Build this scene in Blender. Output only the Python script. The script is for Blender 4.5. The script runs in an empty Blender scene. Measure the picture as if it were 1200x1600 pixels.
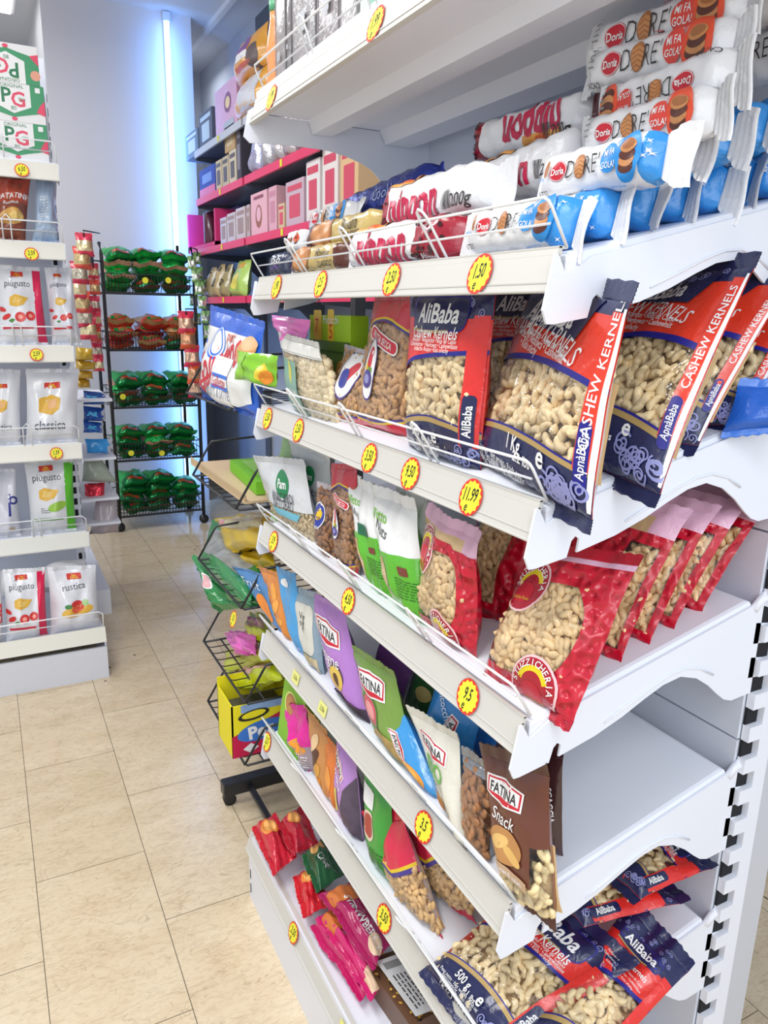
import bpy, bmesh, math, random
from math import sin, cos, pi, sqrt, exp
from mathutils import Vector, Matrix, noise
from mathutils.geometry import tessellate_polygon
V = Vector
random.seed(7)
SC = bpy.context.scene
COL = SC.collection

# ---------------------------------------------------------------- camera, world, lights, exposure
CAMP = V((-0.4848, -0.5955, 1.3812)); FPX = 1175.8
AX = [V((0.88688778, 0.09902024, -0.45124833)), V((-0.46152146, 0.23364234, -0.85580909)), V((0.02068829, 0.96726741, 0.2529145))]
# AX[i] = world axis i in camera coordinates
R = Matrix((AX[0], AX[1], AX[2]))          # camera -> world
cam = bpy.data.cameras.new('camera'); co = bpy.data.objects.new('camera', cam); COL.objects.link(co)
co.matrix_world = Matrix.Translation(CAMP) @ R.to_4x4()
cam.sensor_fit = 'VERTICAL'; cam.sensor_height = 32.0; cam.sensor_width = 24.0
cam.lens = FPX / 1600 * 32.0; cam.clip_start = 0.02; cam.clip_end = 60
SC.camera = co
SC.view_settings.view_transform = 'Standard'; SC.view_settings.look = 'None'
SC.view_settings.gamma = 1.0; SC.view_settings.use_curve_mapping = False
SC.view_settings.exposure = -0.4
w = bpy.data.worlds.new('shop daylight'); SC.world = w; w.use_nodes = True
w.node_tree.nodes['Background'].inputs[0].default_value = (0.86, 0.92, 1.0, 1)
w.node_tree.nodes['Background'].inputs[1].default_value = 1.05

def area(name, loc, size, power, col, rot=(0, 0, 0)):
    l = bpy.data.lights.new(name, 'AREA'); l.shape = 'RECTANGLE'; l.size = size[0]; l.size_y = size[1]
    l.energy = power; l.color = col
    o = bpy.data.objects.new(name, l); COL.objects.link(o); o.location = loc; o.rotation_euler = rot
    return o
area('ceiling_panel_light', (-1.0, 0.35, 3.0), (0.6, 1.6), 50, (1.0, 0.97, 0.93))
area('ceiling_panel_light', (-0.9, 3.1, 3.05), (0.7, 1.6), 60, (0.95, 0.97, 1.0))
area('ceiling_panel_light', (-0.6, -1.9, 3.0), (0.8, 1.2), 30, (0.95, 0.97, 1.0))
area('front_fill_light', (-1.1, -3.0, 2.2), (3.2, 1.8), 66, (0.88, 0.94, 1.0), (pi/2-.4, 0, 0))  # added fill from behind the camera, no visible source

# ---------------------------------------------------------------- small helpers
def ray(px, py):
    d = V(((px-600)/FPX, -(py-800)/FPX, -1.0)); return (R @ d).normalized()
def on(axis, val, px, py):
    d = ray(px, py); t = (val-CAMP[axis])/d[axis]; return CAMP + d*t
def onx(x, px, py): return on(0, x, px, py)
def ony(y, px, py): return on(1, y, px, py)
def onz(z, px, py): return on(2, z, px, py)
SLOPE = 0.247
def zsh(h, x): return h + .037 + (x-.02)*SLOPE
def onshelf(h, px, py):
    d = ray(px, py); t = (zsh(h, CAMP.x)-CAMP.z)/(d.z-SLOPE*d.x); return CAMP + d*t

def lin(c): return c/12.92 if c <= .04045 else ((c+.055)/1.055)**2.4
def hexc(h):
    h = h.lstrip('#'); return tuple(lin(int(h[i:i+2], 16)/255) for i in (0, 2, 4)) + (1,)
_m = {}
def mat(color, kind='print', **kw):
    key = (color, kind, tuple(sorted(kw.items())))
    if key in _m: return _m[key]
    m = bpy.data.materials.new(kind + '_' + color.strip('#')); m.use_nodes = True
    nt = m.node_tree; b = nt.nodes['Principled BSDF']; L = nt.links.new
    b.inputs['Base Color'].default_value = hexc(color)
    rough, metal, bump, scale, coat = dict(print=(.38, 0, 0, 0, 0), film=(.24, 0, .35, 55, .3), foil=(.22, .55, .6, 60, 0), crumple=(.2, 0, .9, 38, .3),
        paper=(.6, 0, .05, 200, 0), powder=(.42, 0, .03, 300, .1), wire=(.35, .1, 0, 0, 0), matte=(.8, 0, 0, 0, 0), vacuum=(.2, 0, 1.0, 75, .35),
        nut=(.5, 0, .25, 90, .15), plastic=(.35, 0, 0, 0, 0))[kind]
    if 'rough' in kw: rough = kw['rough']
    b.inputs['Roughness'].default_value = rough; b.inputs['Metallic'].default_value = metal
    b.inputs['Coat Weight'].default_value = coat; b.inputs['Coat Roughness'].default_value = .12
    tc = nt.nodes.new('ShaderNodeTexCoord')
    if kind == 'nut':
        n = nt.nodes.new('ShaderNodeTexNoise'); n.inputs['Scale'].default_value = 45; n.inputs['Detail'].default_value = 2
        L(tc.outputs['Object'], n.inputs['Vector'])
        r = nt.nodes.new('ShaderNodeMixRGB'); r.blend_type = 'MIX'
        c = hexc(color); r.inputs[1].default_value = tuple(v*.82 for v in c[:3])+(1,); r.inputs[2].default_value = tuple(min(1, v*1.15) for v in c[:3])+(1,)
        rp = nt.nodes.new('ShaderNodeValToRGB'); rp.color_ramp.elements[0].position = .36; rp.color_ramp.elements[1].position = .62
        L(n.outputs['Fac'], rp.inputs[0]); L(rp.outputs[0], r.inputs[0]); L(r.outputs[0], b.inputs['Base Color'])
    if bump:
        if kind == 'vacuum':
            n = nt.nodes.new('ShaderNodeTexVoronoi'); n.feature = 'SMOOTH_F1'; out = 'Distance'
            n.inputs['Scale'].default_value = scale
        else:
            n = nt.nodes.new('ShaderNodeTexNoise'); n.inputs['Scale'].default_value = scale; n.inputs['Detail'].default_value = 3; n.inputs['Distortion'].default_value = .8; out = 'Fac'
        L(tc.outputs['Object'], n.inputs['Vector'])
        bp = nt.nodes.new('ShaderNodeBump'); bp.inputs['Strength'].default_value = bump; bp.inputs['Distance'].default_value = .014 if kind == 'vacuum' else .005
        L(n.outputs[out], bp.inputs['Height']); L(bp.outputs[0], b.inputs['Normal'])
    _m[key] = m; return m
def clear_film():
    if 'clear' in _m: return _m['clear']
    m = bpy.data.materials.new('clear_plastic_film'); m.use_nodes = True; nt = m.node_tree; nt.nodes.clear(); L = nt.links.new
    o = nt.nodes.new('ShaderNodeOutputMaterial'); mx = nt.nodes.new('ShaderNodeMixShader'); t = nt.nodes.new('ShaderNodeBsdfTransparent'); g = nt.nodes.new('ShaderNodeBsdfGlossy')
    t.inputs[0].default_value = (.97, .97, .97, 1); g.inputs['Roughness'].default_value = .1
    tc = nt.nodes.new('ShaderNodeTexCoord'); n = nt.nodes.new('ShaderNodeTexNoise'); n.inputs['Scale'].default_value = 45; n.inputs['Detail'].default_value = 2.5; n.inputs['Distortion'].default_value = 1.2
    bp = nt.nodes.new('ShaderNodeBump'); bp.inputs['Strength'].default_value = .8; bp.inputs['Distance'].default_value = .006
    L(tc.outputs['Object'], n.inputs['Vector']); L(n.outputs['Fac'], bp.inputs['Height']); L(bp.outputs[0], g.inputs['Normal'])
    fr = nt.nodes.new('ShaderNodeLayerWeight'); fr.inputs['Blend'].default_value = .25; L(bp.outputs[0], fr.inputs['Normal'])
    mm = nt.nodes.new('ShaderNodeMath'); mm.operation = 'MULTIPLY_ADD'; mm.inputs[1].default_value = .45; mm.inputs[2].default_value = .04; L(fr.outputs['Facing'], mm.inputs[0])
    L(mm.outputs[0], mx.inputs[0]); L(t.outputs[0], mx.inputs[1]); L(g.outputs[0], mx.inputs[2]); L(mx.outputs[0], o.inputs[0])
    _m['clear'] = m; return m
def cloudy_film(color='#E8ECEE', alpha=.45):
    key = ('cloudy', color, alpha)
    if key in _m: return _m[key]
    m = mat(color, 'film').copy(); m.name = 'cloudy_film'; m.node_tree.nodes['Principled BSDF'].inputs['Alpha'].default_value = alpha
    _m[key] = m; return m

class M:
    """collects faces with materials; build() links ONE mesh object"""
    def __init__(s): s.v = []; s.f = []; s.m = []; s.sm = []; s.mats = []
    def mi(s, m):
        if m not in s.mats: s.mats.append(m)
        return s.mats.index(m)
    def add(s, vs, fs, m, smooth=True):
        k = len(s.v); s.v += [V(p) for p in vs]; i = s.mi(m)
        for f in fs: s.f.append(tuple(k+j for j in f)); s.m.append(i); s.sm.append(smooth)
    def box(s, a, b, m, smooth=False):
        (x0, y0, z0), (x1, y1, z1) = a, b
        vs = [(x, y, z) for x in (x0, x1) for y in (y0, y1) for z in (z0, z1)]
        s.add(vs, [(0, 1, 3, 2), (4, 6, 7, 5), (0, 4, 5, 1), (2, 3, 7, 6), (0, 2, 6, 4), (1, 5, 7, 3)], m, smooth)
    def hexa(s, lo, hi, m):   # lo, hi: 4 points each, same order
        s.add(list(lo)+list(hi), [(3, 2, 1, 0), (4, 5, 6, 7), (0, 1, 5, 4), (1, 2, 6, 5), (2, 3, 7, 6), (3, 0, 4, 7)], m, False)
    def prism(s, prof, axis, a, b, m):   # prof: list of 2-D points in the two other axes
        def P(p, t):
            l = list(p); l.insert(axis, t); return V(l)
        n = len(prof); vs = [P(p, a) for p in prof]+[P(p, b) for p in prof]
        tri = tessellate_polygon([[V((p[0], p[1], 0)) for p in prof]])
        fs = [tuple(t) for t in tri]+[tuple(n+i for i in reversed(t)) for t in tri]+[(i, (i+1) % n, n+(i+1) % n, n+i) for i in range(n)]
        s.add(vs, fs, m, False)
    def tube(s, pts, r, m, n=6, closed=False):
        pts = [V(p) for p in pts]; N = len(pts); rings = []
        up = V((.13, .31, .94))
        for i, p in enumerate(pts):
            a = pts[i-1] if (i or closed) else p; b = pts[(i+1) % N] if (i < N-1 or closed) else p
            d = (b-a).normalized(); e = d.cross(up)
            if e.length < .2: e = d.cross(V((1, 0, 0)))
            e.normalize(); g = d.cross(e)
            rings.append([p+e*r*cos(2*pi*k/n)+g*r*sin(2*pi*k/n) for k in range(n)])
        vs = [q for rg in rings for q in rg]; fs = []
        for i in range(N if closed else N-1):
            for k in range(n):
                fs.append((i*n+k, i*n+(k+1) % n, ((i+1) % N)*n+(k+1) % n, ((i+1) % N)*n+k))
        if not closed: fs += [tuple(range(n-1, -1, -1)), tuple((N-1)*n+k for k in range(n))]
        s.add(vs, fs, m)
    def lathe(s, c, prof, m, n=16, axis=V((0, 0, 1))):
        ax = axis.normalized(); e = ax.cross(V((0, 1, 0)) if abs(ax.y) < .9 else V((1, 0, 0))).normalized(); g = ax.cross(e)
        vs = []; fs = []
        for r, h in prof:
            for k in range(n): vs.append(V(c)+ax*h+e*r*cos(2*pi*k/n)+g*r*sin(2*pi*k/n))
        for i in range(len(prof)-1):
            for k in range(n): fs.append((i*n+k, i*n+(k+1) % n, (i+1)*n+(k+1) % n, (i+1)*n+k))
        fs += [tuple(range(n-1, -1, -1)), tuple((len(prof)-1)*n+k for k in range(n))]
        s.add(vs, fs, m)
    def build(s, name, parent=None, origin=None, bevel=0):
        if origin is None:
            if parent is not None: origin = parent.location
            else:
                xs = [p.x for p in s.v]; ys = [p.y for p in s.v]; zs = [p.z for p in s.v]
                origin = V(((min(xs)+max(xs))/2, (min(ys)+max(ys))/2, min(zs)))
        me = bpy.data.meshes.new(name); me.from_pydata([p-origin for p in s.v], [], s.f)
        for m in s.mats: me.materials.append(m)
        me.polygons.foreach_set('material_index', s.m); me.polygons.foreach_set('use_smooth', s.sm); me.update()
        o = bpy.data.objects.new(name, me); COL.objects.link(o)
        if parent is not None: o.parent = parent
        if parent is None: o.location = origin
        elif parent.parent is not None: pass
        if bevel:
            b = o.modifiers.new('bevel', 'BEVEL'); b.width = bevel; b.segments = 2; b.limit_method = 'ANGLE'
        return o
def tag(o, label=None, cat=None, group=None, kind=None):
    if label: o['label'] = label
    if cat: o['category'] = cat
    if group: o['group'] = group
    if kind: o['kind'] = kind
    return o
def empty(name, loc, label=None, cat=None, group=None):
    o = bpy.data.objects.new(name, None); COL.objects.link(o); o.location = V(loc); o.empty_display_size = .05
    return tag(o, label, cat, group)
def sub(m, name, part, root, bevel=0):
    """sub-part: its coordinates are relative to the thing's base, its parent is the part"""
    return m.build(name, part, origin=root.location, bevel=bevel)
def struct(m, name, bevel=0): return tag(m.build(name, bevel=bevel), kind='structure')

# ---------------------------------------------------------------- flat lettering and printed shapes
_t = {}
def text2d(s, bold=0.0):
    key = (s, bold)
    if key in _t: return _t[key]
    cu = bpy.data.curves.new('lettering', 'FONT'); cu.body = s; cu.size = 1; cu.offset = bold; cu.resolution_u = 2; cu.fill_mode = 'FRONT'
    ob = bpy.data.objects.new('lettering', cu); COL.objects.link(ob)
    dg = bpy.context.evaluated_depsgraph_get(); me = ob.evaluated_get(dg).to_mesh(); me.calc_loop_triangles()
    vs = [(v.co.x, v.co.y) for v in me.vertices]; fs = [tuple(t.vertices) for t in me.loop_triangles]
    ob.evaluated_get(dg).to_mesh_clear(); bpy.data.objects.remove(ob); bpy.data.curves.remove(cu)
    if vs:
        x0 = min(v[0] for v in vs); x1 = max(v[0] for v in vs); y0 = -.0; y1 = .7
        vs = [(x-(x0+x1)/2, y-(y0+y1)/2) for x, y in vs]
    _t[key] = (vs, fs); return _t[key]

class Deck:
    """printed shapes laid on a surface: coordinates u, v in 0..1; sizes in widths of the surface"""
    def __init__(s, surf, mesh, step=.007, clip=True, eps=.0006):
        s.S = surf; s.W = surf.W; s.H = surf.H; s.mesh = mesh; s.step = step; s.n = 0; s.clip = clip; s.eps = eps
    def _put(s, vs, fs, m, extra=0):   # vs in metres on the surface
        s.n += (m is not getattr(s, 'last', None)); s.last = m; off = s.eps + .00017*s.n + extra
        cache = {}; out = []; faces = []
        def vid(p):
            k = (round(p[0]*2e5), round(p[1]*2e5))
            if k not in cache:
                cache[k] = len(out); u = p[0]/s.W; v = p[1]/s.H
                if s.clip: u = min(max(u, 0), 1); v = min(max(v, 0), 1)
                out.append(s.S.P(u, v, off))
            return cache[k]
        st = s.step
        def rec(a, b, c, d=0):
            l = ((a[0]-b[0])**2+(a[1]-b[1])**2, (b[0]-c[0])**2+(b[1]-c[1])**2, (c[0]-a[0])**2+(c[1]-a[1])**2)
            k = l.index(max(l))
            if l[k] <= st*st or d > 12: 
                f = (vid(a), vid(b), vid(c))
                if len(set(f)) == 3: faces.append(f)
                return
            if k == 1: a, b, c = b, c, a
            elif k == 2: a, b, c = c, a, b
            mpt = ((a[0]+b[0])/2, (a[1]+b[1])/2)
            rec(a, mpt, c, d+1); rec(mpt, b, c, d+1)
        for f in fs:
            a, b, c = (vs[i] for i in f)
            if (b[0]-a[0])*(c[1]-a[1])-(b[1]-a[1])*(c[0]-a[0]) < 0: b, c = c, b
            rec(a, b, c)
        s.mesh.add(out, faces, m)
    def poly(s, pts, m):
        p = [(a*s.W, b*s.H) for a, b in pts]
        s._put(p, tessellate_polygon([[V((x, y, 0)) for x, y in p]]), m)
    def band(s, lo, hi, m, u0=0, u1=1, n=16):
        p = []
        for i in range(n+1):
            u = u0+(u1-u0)*i/n; p += [(u*s.W, lo(u)*s.H), (u*s.W, hi(u)*s.H)]
        fs = []
        for i in range(n): fs += [(2*i, 2*i+2, 2*i+3), (2*i, 2*i+3, 2*i+1)]
        s._put(p, fs, m)
    def rect(s, u0, v0, u1, v1, m): s.poly([(u0, v0), (u1, v0), (u1, v1), (u0, v1)], m)
    def _loc(s, pts, u, v, rot):
        c, d = cos(rot), sin(rot); return [(u*s.W+(x*c-y*d)*s.W, v*s.H+(x*d+y*c)*s.W) for x, y in pts]
    def shape(s, pts, u, v, m, rot=0):
        p = s._loc(pts, u, v, rot); s._put(p, tessellate_polygon([[V((x, y, 0)) for x, y in p]]), m)
    def ell(s, u, v, a, b, m, rot=0, n=24): s.shape([(a*cos(2*pi*i/n), b*sin(2*pi*i/n)) for i in range(n)], u, v, m, rot)
    def rrect(s, u, v, w, h, m, rot=0, r=.03):
        p = []; r = min(r, w/2*.98, h/2*.98)
        for cx, cy, a in ((w/2-r, h/2-r, 0), (-w/2+r, h/2-r, pi/2), (-w/2+r, -h/2+r, pi), (w/2-r, -h/2+r, 1.5*pi)):
            p += [(cx+r*cos(a+k*pi/8), cy+r*sin(a+k*pi/8)) for k in range(5)]
        s.shape(p, u, v, m, rot)
    def star(s, u, v, r, m, n=16, k=.85, rot=0): s.shape([(r*(1 if i % 2 else k)*cos(pi*i/n), r*(1 if i % 2 else k)*sin(pi*i/n)) for i in range(2*n)], u, v, m, rot)
    def txt(s, t, u, v, size, m, rot=0, bold=.0, shear=0, sx=1, arc=0):
        vs, fs = text2d(t, bold); q = []
        for x, y in vs:
            x = x*size*sx+y*size*shear; y = y*size
            if arc: a = x/arc; x, y = (arc+y)*sin(a), (arc+y)*cos(a)-arc
            q.append((x, y))
        s._put(s._loc(q, u, v, rot), fs, m, .0003 if s.clip else 0)
    def line(s, pts, wd, m, closed=False):   # pts in u, v
        p = [V((a*s.W, b*s.H)) for a, b in pts]; vs = []; N = len(p)
        for i in range(N):
            d = (p[min(i+1, N-1)]-p[max(i-1, 0)]).normalized(); nn = V((-d.y, d.x))*wd*s.W/2
            vs += [tuple(p[i]-nn), tuple(p[i]+nn)]
        fs = []
        for i in range(N-1): fs += [(2*i, 2*i+2, 2*i+3), (2*i, 2*i+3, 2*i+1)]
        s._put(vs, fs, m)
    def curve(s, pts, u, v, wd, m, rot=0):
        q = s._loc(pts, u, v, rot); s.line([(a/s.W, b/s.H) for a, b in q], wd, m)
    def curl(s, u, v, r, m, rot=0, sgn=1, turns=1.4, wd=None):
        n = 20; s.curve([(sgn*r*(1-.8*i/n)*cos(turns*2*pi*i/n), r*(1-.8*i/n)*sin(turns*2*pi*i/n)) for i in range(n+1)], u, v, wd or r*.22, m, rot)
    def arcring(s, u, v, r, a0, a1, wd, m, rot=0, n=24): s.curve([(r*cos(a0+(a1-a0)*i/n), r*sin(a0+(a1-a0)*i/n)) for i in range(n+1)], u, v, wd, m, rot)
    def smallprint(s, u0, u1, v0, v1, n, m, rnd, h=.35, rot=0):
        """illegible rows of small print as short dashes"""
        for i in range(n):
            v = v1-(v1-v0)*(i+.5)/n; u = u0; hh = (v1-v0)/n*h/2
            while u < u1-.01:
                l = rnd.uniform(.03, .09); e = min(u+l, u1); s.rect(u, v-hh, e, v+hh, m); u = e+.018

class Flat:
    """planar face: origin o (lower left), edge vectors a (right) and b (up)"""
    def __init__(s, o, a, b): s.o = V(o); s.a = V(a); s.b = V(b); s.W = s.a.length; s.H = s.b.length; s.n = s.a.cross(s.b).normalized()
    def P(s, u, v, off=0): return s.o+s.a*u+s.b*v+s.n*off
def deck_flat(mesh, o, a, b, **k): return Deck(Flat(o, a, b), mesh, step=9, clip=False, **k)

class Pouch:
    """soft pillow bag through four corner points; thick = depth of the belly"""
    def __init__(s, q, thick, belly=.45, wr=.0012, seed=0, tuck=.05, pinch=.35, lift=1, sag=0):
        s.q = [V(p) for p in q]; bl, br, tr, tl = s.q
        s.W = ((br-bl).length+(tr-tl).length)/2; s.H = ((tl-bl).length+(tr-br).length)/2
        s.N = ((br-bl)+(tr-tl)).cross((tl-bl)+(tr-br)).normalized()
        s.t = thick; s.belly = belly; s.wr = wr; s.tuck = tuck; s.lift = lift; s.sag = sag
        r = random.Random(seed); s.ph = [r.uniform(0, 6.28) for _ in range(8)]; s.r = r; s.pinch = pinch
    def P(s, u, v, off=0, side=1):
        bl, br, tr, tl = s.q
        tk = s.tuck*sin(pi*v)**.5 if 0 < v < 1 else 0
        uu = u+(.5-u)*tk
        p = bl*(1-uu)*(1-v)+br*uu*(1-v)+tr*uu*v+tl*(1-uu)*v
        vv = min(max(v, 0), 1); a = 2*u-1; a = min(1, abs(a))
        pv = sin(pi*vv**(.72 if s.belly < .5 else 1))**.55 if 0 < vv < 1 else 0
        pu = (1-a**2.8)**.6
        h = s.t/2*pu*pv*(1.25-.5*vv)
        ph = s.ph
        wv = s.wr*(sin(9*u+4*v+ph[0])+.8*sin(6*v-11*u+ph[1])+.6*sin(17*v+5*u+ph[2])+.5*sin(23*u-9*v+ph[3]))
        e = exp(-vv/.07)+exp(-(1-vv)/.07)
        wv += s.wr*1.6*s.pinch*e*sin(31*u+ph[4])
        return p+s.N*(side*(h+off)+wv*(.4+.6*pu))
    def grid(s, mesh, front, back, nu=18, nv=24, v0=0, v1=1):
        """front: material or function(u, v) -> material"""
        for side in (1, -1):
            idx = {}; vs = []
            for j in range(nv+1):
                for i in range(nu+1):
                    idx[i, j] = len(vs); vs.append(s.P(i/nu, v0+(v1-v0)*j/nv, 0, side))
            by = {}
            for j in range(nv):
                for i in range(nu):
                    f = (idx[i, j], idx[i+1, j], idx[i+1, j+1], idx[i, j+1])
                    if side < 0: f = f[::-1]; m = back
                    else: m = front((i+.5)/nu, v0+(v1-v0)*(j+.5)/nv) if callable(front) else front
                    by.setdefault(m, []).append(f)
            k = len(mesh.v); mesh.v += vs
            for m, fl in by.items():
                mi = mesh.mi(m)
                for f in fl: mesh.f.append(tuple(k+j for j in f)); mesh.m.append(mi); mesh.sm.append(True)
    def seal(s, mesh, m, top=True, L=.014, ribs=5, n=22, flare=0, zig=True, fold=0):
        """flat ribbed end seal beyond the pouch edge"""
        v = 1 if top else 0; sg = 1 if top else -1
        d = ((s.q[3]-s.q[0])+(s.q[2]-s.q[1])).normalized()*sg
        rows = ribs*2; vs = []; 
        for j in range(rows+1):
            for i in range(n+1):
                u = i/n; p = s.P(u, v); l = L*j/rows
                if j == rows and zig: l += (.0012 if i % 2 else -.0006)
                q = p+d*l*(1+flare*abs(2*u-1))+s.N*((.0006 if j % 2 else -.0002)+fold*l+.0018*sin(7*u+s.ph[5])*j/rows)
                vs.append(q)
        fs = []
        for j in range(rows):
            for i in range(n):
                a = j*(n+1)+i; f = (a, a+1, a+n+2, a+n+1); fs.append(f if top else f[::-1])
        k = len(vs); vs2 = [p-s.N*.0008 for p in vs]
        mesh.add(vs+vs2, fs+[tuple(k+i for i in f[::-1]) for f in fs], m, True)

def nut_mesh(kind):
    vs = []; fs = []; n = 6
    if kind == 'cashew':
        N = 9; prof = [.15, .72, 1.1, 1.2, 1.08, 1.0, .95, .72, .15]
        for i in range(N):
            a = -1.25+2.5*i/(N-1); c = V((.72*sin(a), .72*cos(a)-.45, 0)); rr = .36*prof[i]
            d = V((cos(a), -sin(a), 0)); e = V((sin(a), cos(a), 0))
            for k in range(n): vs.append(c+e*rr*cos(2*pi*k/n)+V((0, 0, 1))*rr*.9*sin(2*pi*k/n))
    elif kind == 'raisin':
        N = 5; 
        for i in range(N):
            t = -1+2*i/(N-1); rr = .55*sqrt(max(.04, 1-t*t))
            for k in range(n): vs.append(V((t*.8, rr*cos(2*pi*k/n), rr*sin(2*pi*k/n)*.7)))
    else:
        N = 7; w = {'peanut': .52, 'almond': .6, 'macadamia': .95}[kind]; 
        for i in range(N):
            t = -1+2*i/(N-1); rr = w*sqrt(max(.03, 1-t*t))*(1-(.18*t if kind != 'macadamia' else 0))
            for k in range(n): vs.append(V((t*(1 if kind != 'macadamia' else .95), rr*cos(2*pi*k/n), rr*sin(2*pi*k/n)*(.6 if kind == 'almond' else .9))))
    for i in range(N-1):
        for k in range(n): fs.append((i*n+k, (i+1)*n+k, (i+1)*n+(k+1) % n, i*n+(k+1) % n))
    fs += [tuple(range(n)), tuple((N-1)*n+k for k in reversed(range(n)))]
    return vs, fs
_nuts = {}
def fill(pouch, mesh, kind, size, region, m, back, rnd, dens=1.0, depth=None):
    """real nuts lying just under the film over the given region(u, v)"""
    if kind not in _nuts: _nuts[kind] = nut_mesh(kind)
    nv_, nf = _nuts[kind]; size = size/2; depth = depth or size*.42
    st = size*1.12/dens; W, H = pouch.W, pouch.H
    for layer in (1, 0):
        j = 0; y = st*.3
        while y < H:
            x = st*(.3+.5*(j % 2))
            while x < W:
                u = (x+rnd.uniform(-.3, .3)*st)/W; v = (y+rnd.uniform(-.3, .3)*st)/H
                if .02 < u < .98 and .01 < v < .99 and region(u, v):
                    c = pouch.P(u, v, -depth-layer*size*.55-rnd.uniform(0, .25)*size)
                    T = (pouch.q[1]-pouch.q[0]).normalized(); B = pouch.N.cross(T).normalized(); Nn = pouch.N
                    a = rnd.uniform(0, 6.283); tl = rnd.uniform(-.5, .5); t2 = rnd.uniform(-.4, .4)
                    X = (T*cos(a)+B*sin(a)+Nn*tl).normalized(); Z = (Nn+T*t2-X*(Nn+T*t2).dot(X)).normalized(); Y = Z.cross(X)
                    k = size*rnd.uniform(.86, 1.12)
                    mesh.add([c+(X*p.x+Y*p.y+Z*p.z)*k for p in nv_], nf, m)
                x += st
            y += st*.9; j += 1
    # inner sheet the nuts lie against
    n = 14; vs = []; fs = []
    for jj in range(n+1):
        for i in range(n+1): vs.append(pouch.P(.03+.94*i/n, .02+.96*jj/n, -depth-size*1.1))
    for jj in range(n):
        for i in range(n):
            if region(.03+.94*(i+.5)/n, .02+.96*(jj+.5)/n) : fs.append((jj*(n+1)+i, jj*(n+1)+i+1, (jj+1)*(n+1)+i+1, (jj+1)*(n+1)+i))
    mesh.add(vs, fs, back)

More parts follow.
